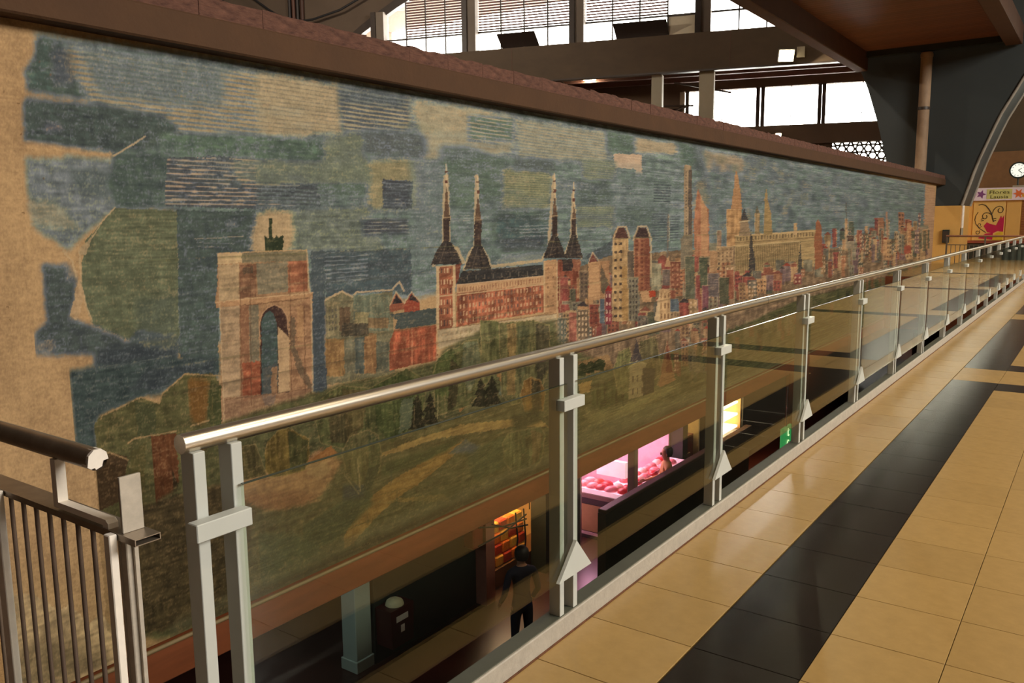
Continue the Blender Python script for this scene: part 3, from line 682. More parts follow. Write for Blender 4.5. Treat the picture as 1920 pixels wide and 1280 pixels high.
# --- palace with four spires
L([(812, 497), (830, 470), (833, 330), (837, 330), (842, 460), (856, 465), (868, 492)], OUT, 6, .85, w=1.5); L([(870, 505), (880, 475), (890, 460), (893, 330), (899, 460), (912, 480), (920, 500), (1015, 488)], OUT, 6, .85, w=1.5)
L([(1016, 486), (1028, 465), (1038, 330), (1044, 460), (1054, 480)], OUT, 5, .85, w=1.5); L([(1058, 480), (1070, 450), (1074, 360), (1080, 450), (1090, 484)], OUT, 5, .85, w=1.5)
def spire(x, ytop, ymid, ydrum, yroof, wd, wr, lean=0):
    S([(x + 1 - wd * .45, ymid), (x, ytop + 40), (x + 1, ytop + 40), (x + wd * .5, ymid)], (98, 74, 56), w=.6)
    L([(x, ytop), (x + 1, ytop + 45)], (190, 158, 116), 2.2, .9, w=.5); S([(x - 2.5, ytop + 13), (x + 3, ytop + 13), (x + 3, ytop + 16), (x - 2.5, ytop + 16)], (92, 66, 54), w=.3); S([(x - 2, ytop + 30), (x + 3, ytop + 30), (x + 3, ytop + 36), (x - 2, ytop + 36)], (104, 66, 52), w=.3)
    S([(x - wd * .42, ymid), (x + wd * .5, ymid), (x + wd * .52, ydrum), (x - wd * .45, ydrum)], (66, 52, 44), w=.5, jit=.3, vert=True); L([(x - wd * .5, ymid), (x + wd * .6, ymid - 1)], OUT, 1.6, .8, w=.4)
    S([(x - wd * .5, ydrum), (x + wd * .55, ydrum), (x + wr * .28, ydrum + 14), (x + wr * .36, ydrum + 20), (x + wr * .52, yroof - 1), (x - wr * .5, yroof), (x - wr * .34, ydrum + 22), (x - wr * .26, ydrum + 14)], SLATE, w=.8, jit=.25)
    L([(x, ydrum + 4), (x - wr * .2, yroof - 4)], (112, 92, 74), 1.4, .7, w=.4); L([(x + 2, ydrum + 4), (x + wr * .16, yroof - 4)], (40, 34, 32), 2, .6, w=.4); L([(x - wr * .36, ydrum + 22), (x + wr * .4, ydrum + 20)], (120, 98, 76), 1.3, .6, w=.4)
spire(895, 327, 413, 460, 505, 14, 50); spire(836, 308, 408, 452, 496, 13, 58)
spire(1075, 342, 410, 440, 484, 9, 34); spire(1039, 325, 405, 442, 484, 11, 42)
S([(1054, 486), (1078, 486), (1074, 508), (1054, 508)], (58, 48, 42), w=.8)
S([(819, 500), (852, 497), (853, 614), (819, 617)], (156, 82, 56), w=.8, jit=.3); S([(853, 497), (864, 494), (858, 530), (853, 534)], (124, 62, 46), w=.6)
S([(818, 500), (823, 500), (823, 617), (818, 617)], CREAM, w=.5); S([(848, 498), (853, 498), (853, 614), (848, 614)], CREAM, w=.5); L([(817, 556), (853, 552)], CREAM, 2.2, .9, w=.4); L([(817, 500), (853, 497)], CREAM, 2, .9, w=.4)
for (ya, yb) in ((503, 513), (524, 534), (540, 552), (561, 572), (578, 590), (600, 612)): W([(824, ya), (847, ya - 1), (847, yb - 1), (824, yb)], 4, 1, (196, 152, 110), fx=.4, fy=.9, alt=(78, 58, 50))
S([(855, 531), (866, 508), (1017, 496), (1018, 516), (960, 522), (858, 533)], (58, 52, 46), w=.8, jit=.2)
for k in range(9): L([(876 + k * 16, 524 - k * 1.2), (876 + k * 16, 517 - k * 1.2)], (120, 104, 84), 1.8, .7, w=.4)
S([(856, 534), (1018, 517), (1018, 531), (856, 550)], (176, 128, 88), w=.7); S([(856, 550), (1018, 532), (1020, 585), (935, 597), (855, 613)], (158, 82, 56), w=.8, jit=.45, vert=True)
L([(855, 553), (1018, 533)], CREAM, 2.2, .9, w=.4); L([(856, 534), (1018, 517)], (190, 146, 104), 1.8, .8, w=.4)
W([(858, 538), (1016, 520), (1016, 530), (858, 549)], 30, 1, (150, 92, 64), fx=.4, fy=.8)
for (ya, yb, za, zb) in ((556, 565, 536, 545), (571, 580, 550, 558), (584, 593, 563, 570), (598, 607, 574, 582)):
    W([(860, ya), (1015, za), (1015, zb), (860, yb)], 26, 1, (190, 140, 100), fx=.45, fy=.85, alt=(108, 78, 64))
S([(1019, 489), (1044, 486), (1045, 586), (1019, 588)], (166, 116, 78), w=.7, jit=.2); S([(1045, 487), (1088, 485), (1085, 576), (1046, 582)], (142, 70, 50), w=.7, jit=.3, vert=True); S([(1054, 486), (1078, 486), (1072, 508), (1054, 508)], (60, 48, 42), w=.8); S([(1072, 486), (1088, 486), (1088, 508), (1076, 508)], (150, 84, 60), w=.5)
for x in (1020, 1044): L([(x, 490), (x, 586)], CREAM, 2.4, .85, w=.4)
W([(1022, 495), (1042, 493), (1042, 580), (1022, 583)], 2, 5, (128, 88, 62), fx=.25, fy=.25)
S([(819, 619), (1043, 588), (1042, 620), (960, 625), (880, 635), (822, 655)], (162, 136, 100), w=1, jit=.15); W([(825, 622), (1035, 592), (1035, 612), (825, 645)], 24, 2, (140, 112, 80), a=.5); L([(819, 618), (1043, 587)], (110, 84, 60), 1.3, .7)
L([(818, 500), (818, 676)], CREAM, 2, .7)

# --- the city: named blocks, then a scatter of narrow fronts
def tower(x0, y0, x1, y1, col, wc=None, nx=2, ny=6, roof=None, a=1.0, **k):
    Bx(x0, y0, x1, y1, col, w=.8, jit=.25, vert=True, a=a)
    if wc: W([(x0, y0 + 2), (x1, y0 + 2), (x1, y1 - 2), (x0, y1 - 2)], nx, ny, wc, **k)
    if roof: S([(x0 - 1, y0), (x0 + (x1 - x0) * .25, y0 - roof[0]), (x0 + (x1 - x0) * .75, y0 - roof[0]), (x1 + 1, y0)], roof[1], w=.5)
    L([(x0, y1), (x0, y0), (x1, y0)], OUT, 1.4, .55, w=.5)
CITYC = [(152, 92, 62), (140, 72, 52), (160, 122, 82), (116, 104, 80), (96, 88, 72), (148, 66, 54), (110, 84, 76), (130, 98, 66), (84, 80, 60), (168, 116, 76)]
S([(1088, 500), (1140, 480), (1280, 470), (1440, 455), (1530, 470), (1735, 440), (1738, 520), (1500, 580), (1300, 650), (1150, 690), (1042, 700), (1042, 620), (1086, 580)], (118, 92, 66), w=2, jit=.3, vert=True)
def scatter(n, x0, x1, top, bot, wmin, wmax, hmin, hmax, seed, a=.9):
    r = random.Random(seed)
    items = []
    for k in range(n):
        x = r.uniform(x0, x1); t = (x - x0) / (x1 - x0)
        yb0 = top[0] + (top[1] - top[0]) * t; yb1 = bot[0] + (bot[1] - bot[0]) * t
        items.append((r.uniform(yb0, yb1), x))
    items.sort()
    for y, x in items:
        wd = r.uniform(wmin, wmax); h = r.uniform(hmin, hmax); c = r.choice(CITYC)
        Bx(x, y - h, x + wd, y, c, w=.8, jit=.25, vert=True, a=a)
        rr = r.random()
        if rr < .45: W([(x, y - h + 2), (x + wd, y - h + 2), (x + wd, y - 2), (x, y - 2)], max(2, int(wd / 6)), max(2, int(h / 8)), r.choice([(60, 50, 44), (190, 150, 112), (84, 60, 48)]), a=.75, r=r)
        elif rr < .6: S([(x - 1, y - h), (x + wd / 2, y - h - wd * .5), (x + wd + 1, y - h)], r.choice([(150, 60, 44), (66, 54, 48), (128, 70, 52)]), w=.5)
        if r.random() < .4: L([(x, y), (x, y - h), (x + wd, y - h)], OUT, 1.2, .5, w=.5)
scatter(70, 1046, 1290, (560, 520), (640, 625), 10, 22, 24, 60, 5)
tower(1086, 508, 1102, 560, (104, 82, 62), (74, 60, 50), 2, 6)
S([(1103, 492), (1124, 490), (1124, 562), (1103, 562)], (172, 122, 82), w=.8); S([(1124, 490), (1142, 488), (1142, 560), (1124, 560)], (150, 104, 70), w=.8); S([(1126, 495), (1142, 535), (1142, 560), (1126, 545)], (96, 78, 58), w=1); S([(1104, 492), (1111, 474), (1120, 490)], (122, 66, 52), w=.5); L([(1103, 492), (1111, 473), (1122, 489)], OUT, 2, .9)
tower(1148, 447, 1178, 602, (160, 122, 80), (58, 46, 40), 1, 10, (20, (84, 56, 46)), fx=.18, fy=.35); W([(1149, 450), (1158, 450), (1158, 600), (1149, 600)], 1, 10, (54, 44, 38), fx=.6, fy=.32); S([(1166, 500), (1178, 498), (1178, 600), (1166, 600)], (150, 106, 60), a=.7, w=1)
L([(1148, 470), (1150, 446), (1158, 425), (1174, 425), (1180, 447)], OUT, 3, .9)
tower(1188, 446, 1218, 545, (150, 82, 56), (108, 56, 42), 3, 12, (20, (66, 50, 44)), a=.95); S([(1208, 446), (1218, 446), (1218, 545), (1208, 545)], (120, 62, 46), a=.7, w=.6); L([(1186, 450), (1196, 424), (1212, 424), (1220, 448), (1220, 520)], OUT, 3, .85)
tower(1176, 470, 1188, 540, (92, 76, 60)); tower(1178, 520, 1196, 602, (112, 98, 76), (64, 54, 46), 3, 8)
tower(1221, 494, 1240, 545, (136, 122, 92)); tower(1241, 505, 1256, 535, (108, 88, 74)); tower(1256, 490, 1275, 540, (130, 72, 52), (170, 110, 78), 2, 5)
S([(1246, 500), (1250, 482), (1254, 480), (1257, 500)], (170, 120, 82), w=.6); L([(1252, 402), (1251, 482)], (108, 92, 76), 3, .85, w=.6); L([(1254, 400), (1254, 450)], (180, 150, 110), 1.5, .7)
tower(1134, 545, 1146, 608, (136, 54, 54), (196, 160, 128), 2, 4); S([(1134, 545), (1140, 535), (1146, 545)], (160, 48, 40), w=.5); tower(1124, 560, 1133, 606, (78, 88, 98))
S([(1199, 546), (1224, 544), (1220, 566), (1204, 566)], (172, 122, 82), w=.8); S([(1216, 545), (1228, 544), (1228, 556), (1217, 557)], (176, 64, 40), w=.8)
tower(1236, 542, 1256, 604, (172, 130, 88), (120, 84, 56), 3, 3); tower(1256, 560, 1272, 585, (76, 88, 96)); tower(1256, 584, 1274, 612, (150, 118, 84), (96, 74, 56), 3, 3); S([(1226, 600), (1236, 548), (1237, 602)], (186, 152, 110), w=.8)
tower(1044, 596, 1062, 650, (102, 98, 80), (160, 134, 102), 3, 5); tower(1066, 585, 1080, 640, (164, 88, 68)); tower(1082, 580, 1102, 645, (110, 88, 66), (190, 152, 112), 3, 6); tower(1104, 570, 1122, 612, (140, 66, 50), (90, 52, 44), 2, 4)
# middle distance skyscrapers
scatter(60, 1280, 1440, (520, 500), (600, 565), 8, 18, 25, 60, 8)
S([(1276, 450), (1282, 440), (1282, 312), (1286, 308), (1296, 312), (1298, 440), (1298, 500), (1276, 505)], (140, 114, 84), w=.8, jit=.2, vert=True); S([(1290, 318), (1297, 318), (1297, 440), (1290, 440)], (72, 62, 54), a=.75, w=.6); W([(1283, 320), (1296, 320), (1296, 440), (1283, 440)], 2, 20, (84, 70, 58), a=.5); S([(1275, 445), (1298, 440), (1298, 500), (1276, 505)], (108, 96, 76), a=.7, w=.8)
S([(1300, 420), (1304, 380), (1306, 364), (1309, 354), (1312, 364), (1316, 380), (1328, 392), (1330, 480), (1302, 480)], (164, 98, 68), w=.8, jit=.2, vert=True); S([(1313, 366), (1326, 392), (1328, 480), (1314, 480)], (172, 122, 82), a=.7, w=.6)
tower(1362, 392, 1390, 462, (164, 116, 74)); S([(1370, 392), (1374, 360), (1377, 334), (1380, 318), (1384, 334), (1388, 360), (1391, 392)], (160, 110, 72), w=.8); tower(1343, 462, 1374, 492, (150, 116, 80), (112, 86, 62), 4, 4); tower(1344, 432, 1352, 462, (128, 96, 70), a=.9)
tower(1330, 470, 1344, 510, (156, 112, 76)); tower(1284, 480, 1302, 560, (96, 90, 68)); tower(1310, 482, 1326, 540, (84, 82, 60)); tower(1326, 512, 1348, 556, (112, 94, 82), (92, 78, 70), 1, 8, fx=.9); tower(1304, 515, 1312, 560, (146, 70, 58)); tower(1348, 520, 1366, 570, (78, 72, 52)); tower(1316, 535, 1328, 580, (124, 72, 70)); tower(1376, 500, 1402, 580, (112, 92, 66), (72, 60, 48), 3, 7)
# long baroque front with columns
S([(1378, 442), (1528, 430), (1528, 500), (1440, 508), (1378, 518)], (150, 120, 78), w=.8, jit=.15); L([(1378, 442), (1528, 433)], (176, 142, 96), 2.5, .8, w=.5); L([(1378, 455), (1528, 445)], (110, 84, 56), 1.4, .8, w=.5); L([(1376, 461), (1498, 452)], (178, 144, 98), 2, .8, w=.5)
W([(1380, 444), (1526, 434), (1526, 443), (1380, 453)], 26, 1, (100, 78, 54), fx=.4, fy=.8)
for k in range(34):
    x = 1380 + k * 3.5; yb = 512 - k * .38
    if 1403 < x < 1412: continue
    L([(x, 464 - k * .28), (x + .4, yb)], (94, 74, 50), 1.5, .8, w=.3)
L([(1376, 517), (1498, 503)], (170, 136, 92), 2, .8, w=.5)
S([(1403, 520), (1405, 460), (1408, 430), (1411, 460), (1417, 500), (1416, 560), (1403, 560)], (66, 58, 50), w=.8); S([(1497, 490), (1500, 450), (1503, 490), (1505, 510), (1496, 512)], (74, 66, 54), w=.6)
S([(1385, 442), (1388, 415), (1395, 398), (1402, 410), (1407, 442)], (130, 104, 76), w=.8); S([(1388, 412), (1395, 390), (1402, 412)], (66, 60, 54), w=.6); L([(1386, 416), (1404, 414)], (190, 160, 116), 2, .8, w=.4)
for x in (1419, 1436): tower(x - 4, 400, x + 5, 440, (138, 110, 74)); S([(x - 4, 400), (x, 386), (x + 5, 400)], (92, 82, 62), w=.5)
S([(1431, 440), (1433, 372), (1436, 350), (1439, 372), (1445, 400), (1448, 440)], (142, 112, 70), w=.8); tower(1488, 418, 1494, 440, (158, 122, 82)); 
scatter(46, 1376, 1530, (530, 505), (570, 520), 8, 20, 16, 34, 12, a=.85)
# far district
scatter(120, 1526, 1732, (455, 425), (530, 495), 4, 12, 14, 36, 21)
S([(1526, 450), (1530, 418), (1534, 410), (1540, 425), (1542, 500), (1528, 505)], (150, 82, 54), w=.8); tower(1584, 410, 1589, 470, (166, 124, 86)); tower(1586, 442, 1602, 466, (132, 112, 86), None, roof=None); Bx(1588, 442, 1601, 452, (84, 62, 50), w=.6); L([(1586, 380), (1587, 412)], (90, 74, 58), 1.6, .8); L([(1662, 398), (1664, 450)], (166, 110, 78), 3, .8); S([(1688, 450), (1706, 446), (1708, 474), (1690, 478)], (158, 72, 52), w=1.5)
scatter(34, 1610, 1735, (470, 450), (500, 470), 4, 10, 20, 46, 31, a=.8)

# --- park in the lower part
S([(420, 790), (590, 735), (640, 718), (730, 700), (822, 676), (830, 655), (900, 620), (1040, 600), (1046, 640), (1150, 690), (1300, 650), (1500, 560), (1735, 500), (1740, 620), (1300, 770), (1040, 880), (480, 1140), (300, 1200), (200, 1180), (210, 1000), (330, 920)], (92, 86, 54), w=3, jit=.3)
S([(420, 960), (640, 860), (1040, 700), (1040, 885), (470, 1145), (300, 1205), (280, 1040)], (96, 86, 55), a=.9, w=3, jit=.3)
S([(210, 960), (440, 900), (480, 960), (440, 1140), (280, 1190), (200, 1120)], (78, 62, 40), a=.9, w=4, jit=.35)
# tan paths
S([(440, 900), (570, 860), (600, 840), (640, 865), (600, 930), (540, 950), (520, 955), (430, 930)], (164, 112, 74), w=3, jit=.2); S([(430, 930), (560, 920), (600, 935), (540, 952), (500, 956)], (152, 92, 60), a=.8, w=3)
S([(565, 870), (620, 836), (632, 850), (600, 866)], (160, 98, 54), w=2); S([(570, 872), (610, 862), (618, 880), (600, 900), (578, 890)], (168, 126, 84), a=.9, w=3)
S([(640, 1010), (680, 945), (720, 910), (780, 872), (860, 830), (872, 820), (860, 845), (800, 895), (735, 940), (690, 985), (660, 1020), (640, 1030)], (152, 108, 58), w=2, jit=.2)
S([(715, 850), (760, 830), (820, 810), (870, 795), (960, 786), (1000, 778), (1030, 800), (960, 800), (880, 812), (820, 822), (760, 842), (715, 855)], (160, 122, 72), w=2, jit=.2)
S([(720, 870), (800, 845), (860, 820), (840, 845), (740, 885), (715, 890)], (64, 74, 44), a=.9, w=3); S([(840, 850), (872, 822), (900, 838), (850, 850)], (92, 92, 80), w=2, a=.9); S([(700, 945), (760, 932), (830, 926), (850, 940), (780, 938)], (150, 116, 66), a=.85, w=2)
S([(855, 757), (898, 720), (896, 742), (862, 772)], (158, 108, 62), w=2); S([(930, 700), (960, 695), (962, 712), (936, 715)], (150, 100, 58), w=2); S([(940, 715), (960, 710), (962, 745), (935, 740)], (106, 108, 84), w=2)
S([(1085, 720), (1110, 712), (1105, 735), (1086, 740)], (160, 118, 66), w=2); S([(1084, 678), (1140, 664), (1150, 690), (1110, 700), (1090, 705)], (142, 104, 64), a=.8, w=2)
S([(1090, 770), (1150, 770), (1210, 735), (1280, 715), (1250, 740), (1160, 790), (1110, 795)], (140, 122, 76), a=.8, w=3)
# dark hollows
S([(560, 990), (640, 940), (690, 905), (700, 945), (640, 1000), (580, 1040)], (66, 76, 50), a=.75, w=4); S([(640, 910), (690, 905), (680, 930), (640, 940)], (60, 68, 62), a=.8, w=3); S([(870, 845), (900, 838), (960, 812), (955, 870), (890, 900)], (72, 84, 54), a=.7, w=4)
S([(480, 1000), (560, 1000), (640, 1060), (500, 1110), (470, 1080)], (84, 90, 60), a=.7, w=4, dry=.15); S([(780, 930), (860, 900), (900, 900), (840, 950), (760, 990)], (100, 92, 58), a=.6, w=4)
for k in range(60):
    x = 470 + 560 * rng.rand(); y = 1120 - (x - 470) * .45 - 20 - 90 * rng.rand(); l = 30 + 60 * rng.rand()
    L([(x, y), (x + l, y - l * (.2 + .6 * rng.rand()))], [(122, 108, 66), (70, 74, 46), (136, 118, 72)][rng.randint(3)], 1.5, .4, w=2)
def tree(pts, c, facets=(), out=(158, 128, 82), n=10, seed=1):
    S(pts, c, w=1.5, jit=.35, vert=True)
    for f, fc in facets: S(f, fc, a=.85, w=1.5, jit=.3, vert=True)
    L(pts + [pts[0]], out, 2, .5, br=.25)
    r = random.Random(seed); xs = [p[0] for p in pts]; ys = [p[1] for p in pts]
    for k in range(n):
        x = r.uniform(min(xs) + 4, max(xs) - 4); y = r.uniform(min(ys) + 8, max(ys)); L([(x, y), (x + r.uniform(-6, 6), y - r.uniform(10, 26))], r.choice([(124, 112, 66), (54, 58, 36), (140, 122, 74)]), 1.3, .45)
tree([(585, 765), (615, 735), (640, 722), (690, 728), (735, 705), (762, 690), (800, 715), (790, 790), (760, 815), (700, 830), (640, 840), (600, 830)], (92, 88, 52), [([(700, 722), (750, 702), (760, 800), (735, 830), (705, 800)], (72, 78, 42)), ([(612, 745), (660, 735), (655, 830), (620, 830)], (78, 66, 42)), ([(640, 728), (690, 732), (680, 800), (650, 830)], (96, 80, 48)), ([(745, 700), (790, 715), (780, 790), (755, 812)], (64, 72, 38))], seed=2, n=26)
tree([(492, 870), (500, 830), (520, 808), (540, 802), (578, 822), (580, 850), (572, 880), (540, 890), (505, 895)], (112, 90, 46), [([(540, 806), (578, 826), (572, 878), (540, 886)], (76, 72, 42))], out=(176, 138, 84), seed=3)
tree([(640, 850), (655, 818), (690, 805), (708, 815), (715, 850), (710, 885), (690, 905), (672, 910), (650, 890)], (98, 88, 54), [([(690, 808), (712, 825), (712, 880), (690, 900)], (82, 82, 52))], seed=4)
L([(675, 920), (670, 860)], (150, 126, 84), 3, .8); L([(672, 925), (645, 890)], (140, 118, 78), 2.5, .7); L([(678, 920), (712, 870)], (80, 76, 48), 2.5, .7); S([(690, 880), (712, 868), (706, 890), (690, 920), (680, 918)], (62, 66, 44), a=.8, w=2)
tree([(428, 840), (478, 832), (492, 870), (500, 890), (440, 905)], (88, 76, 46), seed=5)
tree([(812, 700), (820, 672), (840, 655), (858, 652), (870, 640), (895, 636), (902, 665), (900, 600), (935, 602), (940, 680), (905, 730), (880, 760), (815, 780)], (96, 90, 54), [([(810, 690), (830, 660), (850, 655), (862, 700), (850, 740), (815, 745)], (78, 82, 44)), ([(870, 642), (896, 640), (902, 690), (880, 735), (862, 700)], (108, 104, 74)), ([(845, 670), (862, 690), (855, 760), (838, 770)], (70, 60, 38)), ([(900, 605), (918, 604), (918, 700), (900, 720)], (116, 106, 66))], seed=6, n=24)
tree([(935, 605), (1000, 600), (1030, 610), (1030, 690), (1010, 740), (960, 760), (940, 740)], (104, 94, 58), [([(950, 608), (968, 606), (965, 740), (950, 740)], (134, 104, 62)), ([(1004, 606), (1030, 612), (1028, 690), (1006, 730)], (76, 66, 46)), ([(970, 610), (992, 610), (985, 700), (972, 720)], (88, 84, 54))], seed=7, n=20)
tree([(975, 740), (982, 715), (995, 706), (1012, 712), (1022, 735), (1018, 770), (985, 775)], (132, 94, 50), [([(996, 710), (1012, 716), (1016, 768), (998, 770)], (70, 60, 40))], seed=8)
def pine(x, y0, y1, wd):
    S([(x, y0), (x + wd * .25, y0 + (y1 - y0) * .3), (x + wd * .14, y0 + (y1 - y0) * .32), (x + wd * .38, y0 + (y1 - y0) * .6), (x + wd * .2, y0 + (y1 - y0) * .62), (x + wd * .5, y1), (x - wd * .5, y1), (x - wd * .2, y0 + (y1 - y0) * .62), (x - wd * .38, y0 + (y1 - y0) * .6), (x - wd * .14, y0 + (y1 - y0) * .32), (x - wd * .25, y0 + (y1 - y0) * .3)], (54, 48, 32), w=1, jit=.3, vert=True)
pine(901, 708, 762, 34); pine(922, 704, 758, 38); pine(782, 738, 805, 36); pine(806, 735, 796, 34)
L([(776, 800), (776, 760)], (150, 124, 80), 1.5, .6); L([(820, 785), (820, 740)], (170, 146, 100), 1.6, .7); L([(834, 782), (834, 735)], (150, 124, 80), 1.6, .6); S([(752, 750), (775, 745), (770, 800), (748, 812)], (104, 106, 78), a=.8, w=2)
# lower trees right of it
tree([(942, 830), (952, 812), (975, 806), (1012, 800), (1022, 815), (1015, 860), (1000, 880), (960, 885), (945, 865)], (96, 92, 58), [([(975, 808), (995, 806), (990, 875), (975, 880)], (74, 74, 48)), ([(995, 806), (1018, 812), (1010, 860), (998, 872)], (112, 90, 58))], seed=9)
S([(958, 780), (985, 770), (1010, 765), (1015, 790), (990, 800), (962, 808)], (52, 56, 38), a=.85, w=3); S([(845, 845), (880, 830), (900, 835), (885, 850)], (88, 96, 96), a=.7, w=3)
for (x0, y0, x1, y1) in ((1084, 680, 1100, 705), (1098, 676, 1116, 700), (1112, 672, 1134, 695)): S([(x0, y1), (x0 + 2, y0 + 6), ((x0 + x1) / 2, y0), (x1, y0 + 4), (x1 - 2, y1)], (60, 58, 34), w=1.5, jit=.3)
S([(1108, 735), (1125, 722), (1165, 705), (1180, 700), (1186, 742), (1150, 758), (1128, 768), (1110, 758)], (70, 72, 42), w=2, jit=.4, vert=True)
for x in (1120, 1132, 1155, 1168): L([(x, 760), (x + 1, 715)], (48, 46, 30), 2, .6)
tree([(1150, 690), (1160, 660), (1180, 650), (1188, 690), (1180, 735), (1158, 740)], (108, 98, 58), seed=10); tree([(1198, 640), (1230, 630), (1240, 700), (1215, 720), (1200, 690)], (98, 84, 54), seed=11)
# church and red house among the trees
S([(1180, 678), (1190, 650), (1192, 632), (1196, 650), (1204, 676)], (74, 62, 54), w=.8); S([(1180, 690), (1192, 676), (1210, 680), (1212, 740), (1178, 748)], (146, 122, 84), w=.8); S([(1204, 690), (1228, 690), (1226, 735), (1206, 742)], (66, 58, 46), w=1); W([(1182, 700), (1208, 696), (1208, 742), (1182, 746)], 3, 2, (82, 64, 48), fx=.3); L([(1178, 690), (1194, 676), (1212, 682)], (176, 150, 104), 2, .8)
S([(1240, 690), (1248, 660), (1251, 638), (1254, 655), (1262, 700), (1240, 702)], (146, 84, 56), w=.8); S([(1251, 640), (1256, 660), (1262, 700), (1248, 702)], (120, 50, 38), w=.6); S([(1232, 722), (1240, 700), (1262, 698), (1266, 712), (1240, 725)], (156, 100, 64), w=1); L([(1232, 722), (1250, 640), (1264, 705)], (170, 124, 84), 1.6, .6)
scatter(40, 1262, 1350, (640, 610), (720, 690), 8, 16, 24, 50, 44, a=.6)
for k in range(120):
    x = 1290 + 430 * rng.rand(); t = (x - 1290) / 430; y = 690 - t * 190 + 50 * (1 - t * .7) * (rng.rand() - .3); h = (18 + 26 * rng.rand()) * (1 - .6 * t)
    Bx(x, y - h, x + (5 + 8 * rng.rand()) * (1 - .5 * t), y, [(74, 76, 50), (104, 96, 64), (62, 60, 42), (120, 104, 72), (132, 82, 54)][rng.randint(5)], a=.6, w=1.5, vert=True)
S([(1100, 800), (1300, 735), (1735, 548), (1735, 590), (1300, 760), (1040, 880), (1040, 850)], (110, 102, 70), a=.7, w=5, dry=.1)
# worn foot of the wall, peeled plaster at the left
S([(300, 1180), (480, 1085), (700, 985), (1040, 850), (1300, 742), (1740, 560), (1740, 640), (1040, 900), (480, 1160), (280, 1240)], (118, 106, 76), a=.55, w=7, dry=.22)
S([(300, 1200), (480, 1108), (700, 1008), (1040, 862), (1300, 750), (1300, 765), (1040, 882), (480, 1140), (280, 1230)], (58, 50, 34), a=.7, w=5, dry=.3)
S([(-70, 1120), (60, 1112), (110, 1145), (125, 1132), (150, 1150), (165, 1170), (190, 1150), (208, 1175), (240, 1188), (250, 1215), (200, 1280), (-70, 1280)], (170, 138, 98), w=2.4, jit=.25)
S([(20, 1170), (100, 1180), (200, 1220), (180, 1260), (60, 1250)], (124, 100, 70), a=.5, w=9, dry=.3)
S([(-70, 1225), (100, 1205), (210, 1240), (220, 1290), (-70, 1330)], (88, 72, 50), a=.4, w=8, dry=.35)
for k in range(26):
    x, y = rng.rand() * 110 - 10, rng.rand() * 1000 + 100
    S([(x, y), (x + 3, y + 1), (x + 3, y + 4), (x, y + 3)], (110, 78, 50), a=.7, w=2)
# stroke grain over everything, plaster showing through the thin paint
thin = np.clip((N_FINE * .55 + N_STROKE2 * .45 - .56) * 4, 0, 1)[..., None] * .3
IMG = IMG * (1 - thin) + PLASTER * thin
IMG *= (1 + (N_FINE - .5)[..., None] * .12 + (N_STROKE2 - .5)[..., None] * .08)
w_ = np.clip((IMG[..., 2] - IMG[..., 0]) / 38.0, 0, 1)       # the blues are weathered, greyed pigment
IMG[..., 0] += 15 * w_; IMG[..., 1] -= 4 * w_; IMG[..., 2] *= 1 - .29 * w_
wg_ = np.clip((IMG[..., 1] - IMG[..., 0]) / 12.0, 0, 1) * (1 - w_)
IMG[..., 1] *= 1 - .06 * wg_; IMG[..., 0] *= 1 + .05 * wg_
wr_ = np.clip((IMG[..., 0] - IMG[..., 1] - 34) / 40, 0, 1)
IMG[..., 0] -= 15 * wr_; IMG[..., 1] += 1 * wr_; IMG[..., 2] += 1 * wr_
pl_ = np.clip((IMG.mean(-1) - 92) / 34, 0, 1)[..., None]
IMG = np.clip(IMG * np.array([.97, .97, .96]) * (.93 + .07 * pl_), 4, 235)
park_ = _inside(PX + WXN * 3, PY + WYN * 3, [(420, 790), (590, 735), (730, 700), (822, 676), (900, 640), (1040, 620), (1150, 690), (1300, 650), (1500, 560), (1735, 500), (1740, 640), (1040, 910), (480, 1180), (300, 1240), (200, 1180), (175, 860), (330, 900)])
IMG[park_] *= np.array([.86, .85, .82])

MUR_GAIN = np.array([1.22, 1.34, 1.58])
alb = lin(IMG.reshape(-1, 3)) * MUR_GAIN
alb = np.clip(alb, 0, .9)
me = bpy.data.meshes.new('mural')
nv = NX * NZ
co = np.stack([np.full(nv, WALL_X + .004), YY.ravel(), ZZ.ravel()], -1).astype(np.float32)
me.vertices.add(nv); me.vertices.foreach_set('co', co.ravel())
jj, ii = np.meshgrid(np.arange(NZ - 1), np.arange(NX - 1), indexing='ij')
a0 = (jj * NX + ii).ravel(); quads = np.stack([a0, a0 + 1, a0 + NX + 1, a0 + NX], -1).astype(np.int32)
nf = len(quads)
me.loops.add(nf * 4); me.loops.foreach_set('vertex_index', quads.ravel())
me.polygons.add(nf); me.polygons.foreach_set('loop_start', np.arange(0, nf * 4, 4, dtype=np.int32))
me.update(calc_edges=True)
at = me.color_attributes.new('paint', 'FLOAT_COLOR', 'POINT')
at.data.foreach_set('color', np.concatenate([alb, np.ones((nv, 1))], 1).astype(np.float32).ravel())
m = bpy.data.materials.new('mural_paint'); m.use_nodes = True
nt = m.node_tree; b = nt.nodes['Principled BSDF']
an = nt.nodes.new('ShaderNodeAttribute'); an.attribute_name = 'paint'
tc = nt.nodes.new('ShaderNodeTexCoord')
n1 = nt.nodes.new('ShaderNodeTexNoise'); n1.inputs['Scale'].default_value = 55; n1.inputs['Detail'].default_value = 6; nt.links.new(tc.outputs['Object'], n1.inputs[0])
mp = nt.nodes.new('ShaderNodeMapping'); mp.inputs['Scale'].default_value = (1, 1.5, 26); nt.links.new(tc.outputs['Object'], mp.inputs[0])
n2 = nt.nodes.new('ShaderNodeTexNoise'); n2.inputs['Scale'].default_value = 2.2; n2.inputs['Detail'].default_value = 4; nt.links.new(mp.outputs[0], n2.inputs[0])
